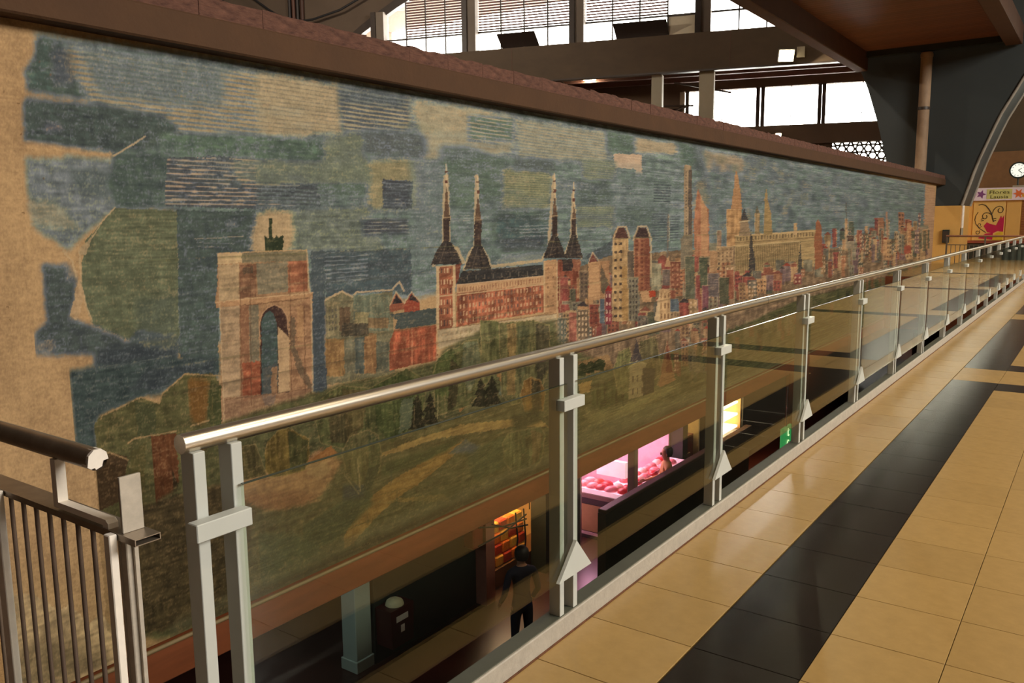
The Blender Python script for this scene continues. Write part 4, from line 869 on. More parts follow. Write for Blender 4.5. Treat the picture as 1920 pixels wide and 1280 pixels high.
ad = nt.nodes.new('ShaderNodeMath'); nt.links.new(n1.outputs[0], ad.inputs[0]); nt.links.new(n2.outputs[0], ad.inputs[1])
bp = nt.nodes.new('ShaderNodeBump'); bp.inputs['Strength'].default_value = .22; bp.inputs['Distance'].default_value = .012
nt.links.new(ad.outputs[0], bp.inputs['Height']); nt.links.new(bp.outputs[0], b.inputs['Normal'])
mr = nt.nodes.new('ShaderNodeMapRange'); mr.inputs[1].default_value = .3; mr.inputs[2].default_value = .7; mr.inputs[3].default_value = .92; mr.inputs[4].default_value = 1.07
nt.links.new(n1.outputs[0], mr.inputs[0])
mu = nt.nodes.new('ShaderNodeVectorMath'); mu.operation = 'SCALE'; nt.links.new(an.outputs['Color'], mu.inputs[0]); nt.links.new(mr.outputs[0], mu.inputs['Scale'])
nt.links.new(mu.outputs[0], b.inputs['Base Color'])
b.inputs['Roughness'].default_value = .95; b.inputs['Specular IOR Level'].default_value = .04
me.materials.append(m)
mural = link('mural', me)
tag(mural, 'long painted city skyline mural with arch, red palace and blue patchwork sky on plaster', 'mural')
# ------------------------------------------------------------------ glass balustrade
M_SS = mat('brushed_steel', (222, 212, 196), rough=.33, metal=1.0, var=.1, scale=3, stretch=(30, .6, 30))
M_BAR = mat('grey_enamel', (188, 190, 184), rough=.45, var=.05, scale=4)
M_BARD = mat('grey_enamel_dull', (96, 92, 86), rough=.5, var=.08, scale=4)
M_GLASS = glassmat('balustrade_glass', (.90, .93, .88), ior=1.52)
M_GEDGE = mat('glass_edge_green', (44, 52, 40), rough=.2)
RX, RZ, RR = -1.642, 1.118, .0225
rail = thing('balustrade', 'long glass balustrade with steel handrail along the walkway edge', 'railing', (-1.64, 1.0, .085))
rail_off = (1.64, -1.0, -.085)
def rb(mb, name, m, parent=rail):
    return shift(mb, rail_off).build(name, m, parent)
rb(MB().tube([(RX, 1.03, RZ), (RX, 24.95, RZ)], RR, 20), 'handrail', M_SS)
for y in (4.9, 9.4, 14, 19): rb(MB().tube([(RX, y, RZ), (RX, y + .004, RZ)], RR + .0006, 20), 'joint_ring', M_STEELDK)
PS = [1.045 + 1.523 * i for i in range(16)]
bar_me = MB().box((-.05, 0, 0), (0, .03, 1.012), bev=.0015).mesh('upright', M_BAR)
clamp_me = MB().box((-.036, -.028, 0), (.0, .118, .042), bev=.002).mesh('clamp', M_BAR)
tri = MB().prism([(-.115, 0), (.125, .0), (.012, .132)], -.008, .006, lambda a, b, d: (d, a, b)).mesh('foot_plate', M_BAR)
stub_me = MB().box((-.045, -.012, 0), (-.002, .012, .03)).mesh('spacer', M_BARD)
for i, y in enumerate(PS):
    if y > 24.8: break
    for dy in (0, .098):
        o = link('upright', bar_me, rail); o.location = (-1.617 + 1.64, y + dy - 1.0, 0)
    o = link('clamp', clamp_me, rail); o.location = (-1.578 + 1.64, y - 1.0 + .0, .905 - .085)
    s_ = link('spacer', stub_me, o); s_.location = (0, .045, .006)
    o = link('foot_plate', tri, rail); o.location = (-1.586 + 1.64, y - 1.0 + .05, .252 - .085)
    if i + 1 < len(PS) and PS[i + 1] < 25:
        y0, y1 = y + .112, PS[i + 1] + .022
        g = rb(MB().box((-1.608, y0, .242), (-1.598, y1, 1.0)), 'glass_panel', M_GLASS)
        ed = MB().box((-1.6082, y0, 1.0), (-1.5978, y1, 1.0016)); rb(ed, 'top_edge', M_GEDGE, g)

# ------------------------------------------------------------------ older barred railing across the near end of the gap
M_OLD = mat('worn_grey_steel', (146, 132, 116), rough=.36, metal=.75, var=.2, scale=14)
M_OLDW = mat('worn_white_paint', (236, 226, 214), rough=.55, var=.1, scale=10)
M_OLDP = mat('grey_metal_paint', (186, 176, 162), rough=.45, metal=.2, var=.14, scale=30)
M_OLDD = mat('brown_bar_paint', (112, 94, 82), rough=.5, var=.1)
old = thing('barred_railing', 'old steel railing of thin bars with a cut-off handrail at lower left', 'railing', (-3.3, .92, -.014))
oo = (3.3, -.92, .014)
def ob(mb, name, m, parent=old): return shift(mb, oo).build(name, m, parent)
OY0, OY1 = .887, .945; OZ = .952
fb = MB()           # hollow flat tube, open at its end
for lo, hi in (((-5, OY0, OZ - .002), (-1.6, OY1, OZ)), ((-5, OY0, OZ - .015), (-1.6, OY1, OZ - .013)), ((-5, OY0, OZ - .013), (-1.6, OY0 + .002, OZ - .002)), ((-5, OY1 - .002, OZ - .013), (-1.6, OY1, OZ - .002))): fb.box(lo, hi)
ob(fb, 'flat_top_bar', M_OLD)
ob(MB().box((-4.98, OY0 + .003, OZ - .0125), (-1.64, OY1 - .003, OZ - .0025)), 'bar_core', M_DARK)
hr = ob(MB().tube([(-5, .91, 1.092), (-1.772, .91, 1.092)], .0245, 16, caps=False), 'handrail', M_OLD)
# torn end plug of the handrail
pl = [(-.024, -.012), (-.02, .012), (-.008, .023), (.008, .024), (.02, .014), (.0235, -.002), (.012, -.004), (.008, -.016), (-.006, -.021), (-.008, -.016), (-.016, -.018)]
ob(MB().prism(pl, -1.790, -1.766, lambda a, b, d: (d, .91 + a, 1.092 + b)), 'torn_end_plug', M_OLDW, old)
ob(MB().box((-1.662, OY0 + .006, OZ), (-1.654, OY1 - .004, 1.075), bev=.001), 'upright_plate', M_OLDP)
ob(MB().prism([(-1.94, 1.072), (-1.918, 1.072), (-1.918, OZ + .02), (-1.715, OZ + .02), (-1.706, OZ + .012), (-1.706, OZ), (-1.728, OZ), (-1.728, OZ + .006), (-1.94, OZ + .006)], .889, .912, lambda a, b, d: (a, d, b)), 'bent_bracket', M_OLDW)
ob(MB().box((-1.690, .868, -.3), (-1.666, .886, OZ), bev=.002), 'post', M_OLDW)
ob(MB().box((-1.734, .922, -.3), (-1.727, .93, OZ - .015)), 'channel_flange', M_OLDP)
ob(MB().box((-1.724, .922, -.3), (-1.70, .943, OZ - .015), bev=.002), 'channel_post', M_OLDP)
ob(MB().box((-1.697, .935, -.3), (-1.69, .944, OZ - .015)), 'channel_flange', M_OLDP)
ob(MB().box((-2.222, .868, -.3), (-2.186, .886, OZ), bev=.002), 'post', M_OLDW)
balu = MB().tube([(0, 0, -.3), (0, 0, OZ - .015)], .0055, 6).mesh('baluster', M_OLDD)
x = -1.826
while x > -4.95:
    if abs(x + 2.30) > .03:
        o = link('baluster', balu, old); o.location = (x + 3.3, .916 - .92, .014)
    x -= .066
# ------------------------------------------------------------------ crossing at the far end, walkway ceiling, end wall
MB().box((-12, GAP_Y1 - .02, -1.46), (-1.68, GAP_Y1 + .15, -.016)).build('crossing_fascia', M_FASCIA, floor)
struct('trim_70', MB().box((-2.75, -8, 10.6), (5.5, 34, 10.8)), M_DARKWOOD, label='dark ceiling over the walkway')
M_ENDW = mat('dim_end_wall', (74, 58, 38), rough=.8, var=.15, scale=.8)
struct('wall_end', MB().box((-6.4, 38, -4.5), (8, 38.4, EW_Z0)).box((-6.4, 38, EW_Z1), (8, 38.4, 15)).box((-6.4, 38, EW_Z0), (EW_X0, 38.4, EW_Z1)).box((EW_X1, 38, EW_Z0), (8, 38.4, EW_Z1)), M_ENDW, label='dim end wall behind the flower stall')
we = bpy.data.objects['wall_end']
M_DIMPANE = glassmat('dimming_glass', (.31, .31, .29))  # dark tint added to weaken the daylight through the end window
for k in range(4):
    x0 = EW_X0 + k * (EW_X1 - EW_X0) / 4
    MB().box((x0 + .04, 38.18, EW_Z0), (x0 + 1.51, 38.2, EW_Z1)).build('pane', M_DIMPANE, we)
    MB().box((x0 - .04, 38.1, EW_Z0), (x0 + .04, 38.3, EW_Z1)).build('mullion', M_STEELDK, we)
MB().box((-5.2, 37.9, 2.3), (-2.2, 38, 4.1)).build('brown_board', mat('brown_board', (112, 78, 44), rough=.7), bpy.data.objects['wall_end'])

# ------------------------------------------------------------------ luminaires over the walkway (out of the picture, above and right)
M_TUBE = mat('lamp_diffuser', (255, 240, 215), emit=9.0, emit_col=(1.0, .86, .62))
M_HOUS = mat('lamp_housing', (190, 186, 176), rough=.5)
def lamp(name, energy, col, loc, rot, sx, sy, parent):
    ld = bpy.data.lights.new(name, 'AREA'); ld.shape = 'RECTANGLE'; ld.size = sx; ld.size_y = sy; ld.energy = energy; ld.color = col
    o = bpy.data.objects.new(name, ld); COL.objects.link(o); o.parent = parent; o.location = loc; o.rotation_euler = rot
    return o
ords = ['nearest', 'second', 'third', 'fourth', 'farthest']
for i, (x, y) in enumerate(LAMP_SPOTS):
    t = thing('ceiling_luminaire', '%s long white luminaire hung over the walkway' % ords[i], 'lamp', (x, y, LAMP_Z), 'walkway luminaires')
    MB().box((-.16, -.75, .03), (.16, .75, .12), bev=.01).build('housing', M_HOUS, t)
    MB().box((-.13, -.72, .0), (.13, .72, .03)).build('diffuser', M_TUBE, t)
    for dy in (-.6, .6): MB().tube([(0, dy, .12), (0, dy, 10.6 - LAMP_Z)], .008, 6).build('hanger', M_HOUS, t)
    lamp('luminaire_light', LAMP_W * LAMP_TONE[i], LAMP_COL, (0, 0, -.01), (0, 0, 0), .3, 1.5, t).data.spread = math.radians(110)

# ------------------------------------------------------------------ floodlight and other lamps of the hall
M_FLOOD = mat('flood_glass', (255, 244, 214), emit=30.0, emit_col=(1.0, .86, .55))
def aim(n): return Vector(n).to_track_quat('-Z', 'Y').to_euler()
t = thing('floodlight', 'bright square floodlight on the gallery fascia', 'floodlight', FP(4.5, 9.35, GD))
dn = np.array([.5, -.78, -.36]); dn /= np.linalg.norm(dn); sx_ = np.cross(dn, UZ); sx_ /= np.linalg.norm(sx_); up_ = np.cross(sx_, dn)
MB().obox(dn * .45 - dn * .07, (sx_, up_, dn), (.36, .28, .07)).build('housing', M_HOUS, t)
MB().obox(dn * .45 + dn * .01, (sx_, up_, dn), (.32, .24, .012)).build('glass', M_FLOOD, t)
MB().tube([(0, 0, 0), tuple(dn * .4)], .04, 8).build('bracket', M_STEELDK, t)
MB().obox(np.array(DW) * -.75 + NWALL * .1, (DW, NWALL, UZ), (.18, .1, .24)).build('control_box', M_POST, t)
lamp('flood_light', 1500, (1, .84, .58), tuple(dn * .5), aim(dn), .6, .45, t)
t = thing('bulkhead_lamp', 'small glaring lamp just above the mural wall cap', 'lamp', FP(4.83, 6.12, .37))
MB().obox((0, 0, 0), (DW, NWALL, UZ), (.16, .06, .1)).build('housing', M_HOUS, t)
MB().obox(NWALL * .07, (DW, NWALL, UZ), (.12, .02, .07)).build('glass', M_FLOOD, t)
t = thing('disc_lamp', 'oval white lamp glowing under the gallery', 'lamp', FP(14.6, 9.3, 3.6))
MB().lathe([(.02, -.02), (.3, -.06), (.36, -.12), (.34, -.16), (.02, -.18)], (0, 0, 0), 20).build('glass', M_FLOOD, t)
MB().tube([(0, 0, -.02), (0, 0, .06)], .03, 8).build('stem', M_STEELDK, t)
lamp('disc_light', 250, (1, .8, .6), (0, 0, -.2), (0, 0, 0), .5, .5, t)

# fill lamps added above the view to brighten the far hall
for i, (x, y, z) in enumerate(((-16, 20, 16), (-34, 24, 15), (-13, 33, 14.5))):
    t = thing('hall_fill_lamp', ['added unseen fill lamp high over the hall behind the mural wall', 'added unseen fill lamp high over the far side of the hall', 'added unseen fill lamp high near the flared column'][i], 'lamp', (x, y, z), 'added hall fill lamps')
    MB().lathe([(.06, .5), (.12, .4), (.3, .2), (.42, 0), (.40, 0), (.1, .36)], (0, 0, 0), 18).build('bell', M_HOUS, t)
    MB().lathe([(.01, .02), (.2, .03), (.3, .06)], (0, 0, 0), 16).build('glass', M_TUBE, t)
    MB().tube([(0, 0, .5), (0, 0, 21 - z)], .02, 6).build('hanger', M_STEELDK, t)
    ld = bpy.data.lights.new('hall_fill_light', 'POINT'); ld.energy = 2600 if i == 1 else 1500; ld.color = (1, .88, .72); ld.shadow_soft_size = .3; lo = bpy.data.objects.new('hall_fill_light', ld); COL.objects.link(lo); lo.parent = t; lo.location = (0, 0, -.35)

# pipes and cables on the grey wall
pp = thing('pipe_stack', 'stack of dark vertical pipes on the grey far wall', 'pipes', FP(35.1, 2, .2))
for k, (ds, r, c) in enumerate(((-.45, .14, (70, 44, 34)), (-.1, .1, (58, 50, 46)), (.2, .12, (88, 56, 44)), (.5, .1, (50, 42, 40)))):
    MB().tube([tuple(DW * ds), tuple(DW * ds + UZ * 18.9)], r, 8).build('pipe', mat('pipe_%d' % k, c, rough=.6), pp)
M_CABLE = mat('black_cable', (34, 32, 32), rough=.6)
cb = MB().tube([tuple(FP(s, z, .8)) for s, z in ((44, 20.9), (40, 17.6), (38.1, 16.3), (36.7, 15.33), (35.7, 14.74), (34.6, 14.48), (33.5, 14.5), (31.5, 14.9), (29.9, 15.55), (28.2, 16.4), (26, 18.0), (24.6, 19.2))], .07, 8)
tag(cb.build('sagging_cable', M_CABLE), 'thick black cable sagging across the grey far wall', 'cable')
tg = thing('cable_tangle', 'dark tangle of cables at the top left above the wall', 'cable', FP(41, 15, .4))
r5 = random.Random(5)
for k in range(7):
    p0 = np.array(DW) * r5.uniform(-1.6, 1.6) + UZ * 5; pts = [tuple(p0 + np.array(DW) * (r5.uniform(-.5, .5) + .9 * math.sin(j + k)) - UZ * j * .8 + NWALL * .2) for j in range(9)]
    MB().tube(pts, .06, 6).build('cable', M_CABLE, tg)
br = MB()
for (s0, z0, s1, z1, d) in ((16.3, 9.3, 15.2, 8.1, 3.5), (10.2, 8.9, 7.2, 8.2, 2.5), (12.3, 8.0, 9.4, 7.9, .5)):
    br.tube([tuple(FP(s0, z0, d)), tuple(FP(s1, z1, d))], .05, 6)
tag(br.build('brace_rods', M_STEELDK, gal))
mb = MB(); fbox(mb, 9.95, 10.2, 3, 8.7, 0, .3); mb.build('pilaster', M_POST, wall_far)
mb = MB().tube([tuple(FP(12.4, 6.2, .3)), tuple(FP(9.9, 7.95, .3))], .12, 8); mb.build('stair_rail', M_STEELDK, wall_far)

# drain pipe on the flared column
t = thing('drain_pipe', 'tall rusty grey drain pipe down the dark column', 'pipe', (-5.66, 33.08, 0))
M_PIPE = mat('weathered_pipe', (150, 124, 98), rough=.7, var=.25, scale=3, stretch=(1, 1, .5))
MB().tube([(.0, 0, 2.0), (0, 0, 7.3)], .19, 14).build('pipe', M_PIPE, t)
for z in (2.9, 5.35, 7.15): MB().tube([(0, 0, z), (0, 0, z + .1)], .21, 14).build('collar', M_STEELDK if z > 5 and z < 6 else M_PIPE, t)
# strip of pipework and boxes on the painted foot
t = thing('conduit', 'white conduit running down the ochre column foot', 'conduit', (-4.26, 33.4, 0))
MB().tube([(0, 0, 1.22), (0, 0, 2.0)], .05, 8).build('tube', M_OLDW, t); MB().box((-.02, -.1, .95), (.02, .25, 1.22), bev=.01).build('grey_box', M_POST, t)
t = thing('fuse_box', 'small black box on the ochre column foot', 'box', (-4.72, 33.2, .7))
MB().box((-.11, -.06, 0), (.11, .05, .46), bev=.01).build('case', M_DARK, t); MB().box((-.09, -.07, .05), (.09, -.06, .41)).build('lid', M_STEELDK, t)

# railing across the far end of the gap
M_XR = mat('dull_brown_bars', (104, 88, 72), rough=.5)
t = thing('crossing_railing', 'barred railing across the far end of the gap', 'railing', (-3.3, 25.05, 0))
MB().tube([(-.25, 0, 1.1), (1.62, 0, 1.1)], .028, 10).build('handrail', mat('brown_handrail', (150, 100, 72), rough=.5), t)
MB().box((-.25, -.015, .86), (1.62, .015, .88)).build('mid_rail', M_XR, t); MB().box((-.25, -.015, .1), (1.62, .015, .13)).build('bottom_rail', M_XR, t)
for k in range(3): MB().box((-.25 + k * .9, -.02, 0), (-.21 + k * .9, .02, 1.09)).build('post', M_XR, t)
bz = MB().tube([(0, 0, .12), (0, 0, .87)], .009, 6).mesh('baluster', M_XR)
for k in range(16):
    o = link('baluster', bz, t); o.location = (-.12 + k * .107, 0, 0)

# ------------------------------------------------------------------ flower stall at the end
def text_mesh(txt, size, depth, m, name):
    cu = bpy.data.curves.new('t', 'FONT'); cu.body = txt; cu.size = size; cu.extrude = depth; cu.align_x = 'CENTER'; cu.resolution_u = 3; cu.space_character = 1.05
    o = bpy.data.objects.new('t', cu); COL.objects.link(o); bpy.context.view_layer.update()
    dg = bpy.context.evaluated_depsgraph_get(); me = bpy.data.meshes.new_from_object(o.evaluated_get(dg)); me.name = name
    bpy.data.objects.remove(o); me.materials.clear(); me.materials.append(m)
    return me
st = thing('flower_stall', 'ochre flower stall with painted magenta flower and floral sign', 'stall', (-3.0, 36, 0))
KX0, KX1 = -1.42, 3.0
MB().box((KX0, 0, 0), (KX1, 1.8, 2.62)).build('body', M_YELLOW, st)
MB().box((KX0 - .05, -.12, .62), (KX1, 0, .72)).build('counter_ledge', mat('red_ledge', (128, 62, 44), rough=.5), st)
MB().box((KX0, -.04, 0), (KX1, 0, .62)).build('dark_base', M_DARK, st)
M_PANEL = mat('pale_ochre_panel', (214, 172, 96), rough=.55, var=.04)
pn = MB().box((-1.24, -.03, .72), (-.2, 0, 2.18), bev=.01).build('painted_panel', M_PANEL, st)
M_SCROLL = mat('dark_scroll_paint', (52, 40, 18), rough=.6); M_MAG = mat('magenta_paint', (176, 24, 68), rough=.5, var=.08); M_YEL = mat('flower_yellow', (206, 168, 44), rough=.5)
def spx(px, py):      # sign picture coordinates (photo crop) to the panel
    return (-1.24 + (px - 20) / 490 * 1.04, .74 + (1165 - py) / 560 * 1.42)
def stroke(pts, r, name='scroll', m=M_SCROLL):
    P = [(*spx(*p), ) for p in pts]; MB().tube([(a, -.034, b) for a, b in P], r, 6).build(name, m, pn)
def spiral(cx, cy, r0, r1, a0, turns, n=22): return [(cx + (r0 + (r1 - r0) * k / n) * math.cos(a0 + turns * 2 * math.pi * k / n), cy + (r0 + (r1 - r0) * k / n) * math.sin(a0 + turns * 2 * math.pi * k / n)) for k in range(n + 1)]
stroke([(100, 655), (150, 640), (210, 660), (260, 710), (310, 780), (330, 850), (350, 900)], .018)
stroke([(320, 780), (335, 730), (370, 690), (420, 672)] + spiral(435, 730, 55, 22, -1.5, .95), .014)
stroke([(315, 800), (270, 770), (220, 765)] + spiral(215, 820, 52, 20, -1.6, -.9), .014)
stroke([(100, 755), (65, 810), (55, 870), (75, 930), (130, 990), (240, 1055)], .013)
stroke(spiral(135, 945, 36, 12, .5, 1.1), .011); stroke(spiral(110, 1050, 38, 12, -.8, 1.1), .011)
for p in ([(150, 860), (190, 850)], [(155, 885), (195, 880)], [(345, 852), (385, 850)], [(350, 885), (385, 882)]): stroke(p, .013)
def petal(pts, m, nm, d): MB().prism([spx(*p) for p in pts], -.03 - d, -.03, lambda a, b, dd: (a, dd, b)).build(nm, m, pn)
petal([(200, 960), (245, 905), (300, 930), (390, 950), (430, 1030), (350, 1065), (260, 1050)], M_MAG, 'petal', .008); petal([(120, 1140), (240, 1070), (350, 1060), (345, 1160)], M_MAG, 'petal', .009); petal([(390, 950), (440, 850), (455, 810), (475, 850), (505, 800), (505, 1045), (430, 1035)], M_MAG, 'petal', .010)
petal([(345, 1165), (360, 1100), (410, 1055), (505, 1045), (505, 1165)], M_YEL, 'flower_heart', .011)
MB().box((-.16, -.025, .72), (.3, 0, 2.2), bev=.01).build('plain_panel', M_YELLOW, st)
M_SHUT = mat('brown_shutter', (140, 84, 46), rough=.5)
for k in range(24): MB().box((.34, -.03, .74 + k * .06), (1.6, 0, .785 + k * .06)).build('shutter_slat', M_SHUT, st)
sg = MB().box((KX0 - .02, -.16, 2.2), (KX1, -.02, 2.66), bev=.01).build('sign_board', mat('sign_pink_grey', (196, 170, 170), rough=.4, var=.15, scale=4, emit=.06, emit_col=(1, .85, .8)), st)
MB().box((-.82, -.168, 2.25), (.0, -.16, 2.61)).build('lettering_field', mat('sign_green', (206, 196, 120), rough=.4), sg)
M_LET = mat('sign_letter', (74, 66, 26), rough=.5)
for txt, z, sz in (('Flores', 2.44, .22), ('Lausía', 2.275, .2)):
    o = link('lettering', text_mesh(txt, sz, .004, M_LET, 'lettering'), sg); o.location = (-.41, -.172, z); o.rotation_euler = (math.pi / 2, 0, 0); o.scale = (1.15, .8, 1)
def blossom(cx, cz, r, m, n=5, nm='printed_blossom'):
    pts = [(cx + r * (1 if k % 2 == 0 else .45) * math.cos(math.pi * k / n), cz + r * (1 if k % 2 == 0 else .45) * math.sin(math.pi * k / n)) for k in range(2 * n)]
    MB().prism(pts, -.168, -.16, lambda a, b, d: (a, d, b)).build(nm, m, sg)
blossom(-1.0, 2.43, .17, mat('print_purple', (128, 70, 120), rough=.5)); blossom(-1.24, 2.44, .15, mat('print_lilac', (214, 170, 190), rough=.5), 6); blossom(.2, 2.43, .19, mat('print_orange', (222, 110, 56), rough=.5), 6); blossom(.36, 2.36, .1, mat('print_yellow', (216, 150, 50), rough=.5), 5)
# wall clock on a bracket
t = thing('clock', 'round white lit clock above the flower stall', 'clock', (-2.86, 35.9, 3.27))
def disc(r, y0, y1, n=28): return MB().prism([(r * math.cos(2 * math.pi * k / n), r * math.sin(2 * math.pi * k / n)) for k in range(n)], y0, y1, lambda a, b, d: (a, d, b))
disc(.30, -.05, .1).build('rim', M_DARK, t); disc(.245, -.065, -.05).build('dial', mat('clock_dial', (236, 240, 226), emit=.35, emit_col=(.95, 1, .92)), t)
for k in range(12):
    a = k * math.pi / 6; MB().obox((.2 * math.sin(a), -.068, .2 * math.cos(a)), ((math.cos(a), 0, -math.sin(a)), (0, 1, 0), (math.sin(a), 0, math.cos(a))), (.008, .003, .022)).build('hour_mark', M_DARK, t)
for a, l in ((1.0, .12), (2.3, .17)): MB().obox((l / 2 * math.sin(a), -.072, l / 2 * math.cos(a)), ((math.cos(a), 0, -math.sin(a)), (0, 1, 0), (math.sin(a), 0, math.cos(a))), (.01, .003, l / 2)).build('hand', M_DARK, t)
MB().tube([(0, .05, -.3), (0, .05, -.55)], .03, 8).build('stem', M_DARK, t); MB().box((-.15, -.05, -.6), (.2, .2, -.54)).build('foot', M_POST, t)
# ------------------------------------------------------------------ lower market level seen through the gap
LZ = -4.2; LC = -1.46
struct('wall_lower_1', MB().box((-7.75, 7.33, LZ), (-7.5, 9.5, LC)), M_DARK, label='dark green partition by the white pillar')
struct('wall_lower_2', MB().box((-7.5, 11.0, LZ), (-7.2, 12.1, LC)), M_DARK, label='dark partition between two stalls')
struct('wall_lower_3', MB().box((-7.3, 19.55, LZ), (-7.0, 22.9, LC)), M_DARK, label='dark partition beside the bright display')
struct('wall_lower_4', MB().box((-12.3, -6, LZ), (-12, 40, LC)), mat('dim_back_wall', (70, 58, 44), rough=.8), label='dim back wall of the stalls')
struct('wall_lower_5', MB().box((-7.4, 17.15, LZ), (-7.0, 18.05, LC)), M_DARK, label='dark pier left of the bright display')
struct('wall_lower_6', MB().box((-7.3, 15.75, LZ), (-6.9, 16.0, LC)), M_DARK, label='slim dark pier right of the butcher')
t = thing('white_pillar', 'pale blue-white square pillar under the mural wall', 'pillar', (-7.66, 7.16, LZ))
M_PIL = mat('pale_pillar_paint', (168, 178, 166), rough=.6, var=.06, scale=2)
MB().box((-.13, -.14, 0), (.13, .14, 2.74), bev=.008).build('shaft', M_PIL, t); MB().box((-.15, -.16, 0), (.15, .16, .16), bev=.008).build('plinth', M_PIL, t)
t = thing('waste_bin', 'dark red waste bin with a white liner on the dark partition', 'bin', (-7.36, 7.57, -3.93))
MB().prism([(-.2, 0), (.2, 0), (.22, .52), (-.22, .52)], -.14, .14, lambda a, b, d: (d, a, b)).build('body', mat('dark_red_plastic', (60, 14, 13), rough=.35, var=.1), t)
MB().lathe([(.02, .6), (.07, .595), (.11, .57), (.13, .51), (.125, .47)], (0, 0, 0), 14).build('liner', mat('white_liner', (206, 190, 150), rough=.7, var=.1, scale=20, bump=.5), t)
MB().box((.14, -.12, .34), (.146, .1, .42)).build('label_strip', M_OLDW, t); MB().box((.14, -.04, .18), (.146, .03, .28)).build('emblem', M_OLDW, t); MB().box((-.17, -.06, .2), (-.13, .06, .4)).build('bracket', M_DARK, t)
t = thing('small_tube_lamp', 'short cold tube lamp under the slab at lower left', 'lamp', (-7.6, 5.25, -1.56))
MB().box((-.07, -.35, 0), (.07, .35, .08)).build('housing', M_HOUS, t); lamp('tube_light', 9, (.8, .95, 1), (.2, 0, -.06), (0, 0, 0), .2, .7, t); MB().box((-.05, -.33, -.03), (.05, .33, 0)).build('tube', mat('cold_tube', (220, 235, 240), emit=1.2, emit_col=(.8, .95, 1)), t)

def stall_shell(name, label, y0, y1, x0, x1, back, z1=LC - .01):
    s = thing(name, label, 'stall', (x1, (y0 + y1) / 2, LZ)); oy = -(y0 + y1) / 2; ox = -x1; oz = -LZ
    def bb(lo, hi, nm, m): return shift(MB().box(lo, hi), (ox, oy, oz)).build(nm, m, s)
    bb((x0, y0, LZ), (x0 + .06, y1, z1), 'back_panel', back); bb((x0, y0 - .06, LZ), (x1, y0, z1), 'side_panel', back); bb((x0, y1, LZ), (x1, y1 + .06, z1), 'side_panel', back)
    bb((x0, y0, z1 - .05), (x1, y1, z1), 'soffit', back)
    return s, bb
def stall_light(s, energy, col, loc, sx, sy):
    o = lamp('stall_light', energy, col, loc, (0, 0, 0), sx, sy, s); return o
WARM = mat('stall_tiles_warm', (196, 150, 96), rough=.5); PINKW = mat('stall_tiles_pink', (222, 180, 196), rough=.4); BEI = mat('stall_beige', (206, 180, 128), rough=.6)
M_TRIM = mat('counter_trim_steel', (120, 116, 100), rough=.35, metal=.6); M_CGLASS = glassmat('counter_glass', (.95, .97, .97))
# --- stall with orange goods
s1, bb = stall_shell('grocer_stall', 'warm lit stall with orange goods behind black wires', 9.56, 12.0, -9.6, -7.52, WARM)
bb((-7.5, 9.5, LZ), (-7.3, 9.72, LC), 'pink_post', mat('pinkish_post', (178, 112, 92), rough=.5)); bb((-8.0, 9.8, LZ), (-7.55, 11.9, -3.9), 'counter', mat('counter_wood', (110, 72, 40), rough=.5))
bb((-7.75, 10.0, -2.95), (-7.7, 11.0, -2.7), 'header_sign', mat('pale_header', (214, 214, 196), rough=.5, emit=.7, emit_col=(.9, 1, .9)))
stall_light(s1, 45, (1, .66, .34), (-.35, -.4, 2.0), .5, 1.4)
M_ORG = [mat('orange_goods', (226, 112, 34), rough=.5, var=.3, scale=30), mat('amber_goods', (236, 160, 60), rough=.5, var=.3, scale=30), mat('red_goods', (190, 60, 34), rough=.5, var=.2, scale=30)]
k = 0
for row in range(4):
    for c in range(5):
        y = 10.05 + c * .22; x = -7.76; z = -3.9 + row * .175
        o = MB().box((-.16, -.1, 0), (.16, .1, .17), bev=.02).build('goods_box', M_ORG[(row + c) % 3]); o.location = (x - row * .03, y, z)
        tag(o, '%s box, %s in the %s row of goods in the warm stall' % (['orange', 'amber', 'red'][(row + c) % 3], ['leftmost', 'second from left', 'middle', 'second from right', 'rightmost'][c], ['bottom', 'second', 'third', 'top'][row]), 'box', 'orange goods in the warm stall'); k += 1
wr = MB()
for (ya, za, yb, zb) in ((8.3, -2.4, 9.42, -2.62), (8.3, -2.66, 9.42, -2.55), (8.6, -2.45, 9.45, -2.72)): wr.tube([(-6.5, ya, za), (-6.5, (ya + yb) / 2, (za + zb) / 2 - .05), (-6.5, yb, zb)], .012, 6)
wr.tube([(-6.5, 9.15, -2.45), (-6.5, 9.2, -2.85), (-6.5, 9.18, -2.95)], .012, 6); wr.tube([(-6.5, 9.35, -2.45), (-6.5, 9.4, -2.9), (-6.5, 9.36, -3.3)], .012, 6)
o = tag(wr.build('hanging_wires', M_CABLE), 'black wires strung in front of the orange goods', 'wires')
MB().tube([(-6.5, 9.5, -2.5), (-6.5, 9.5, -1.46)], .01, 6).build('hanger', M_CABLE, o)
o = MB().box((-.1, -.12, 0), (.1, .12, .5), bev=.02).build('red_fire_box', mat('dull_red', (150, 44, 30), rough=.4)); o.location = (-7.38, 9.3, -3.2); tag(o, 'small dull red box at the end of the dark partition', 'box')
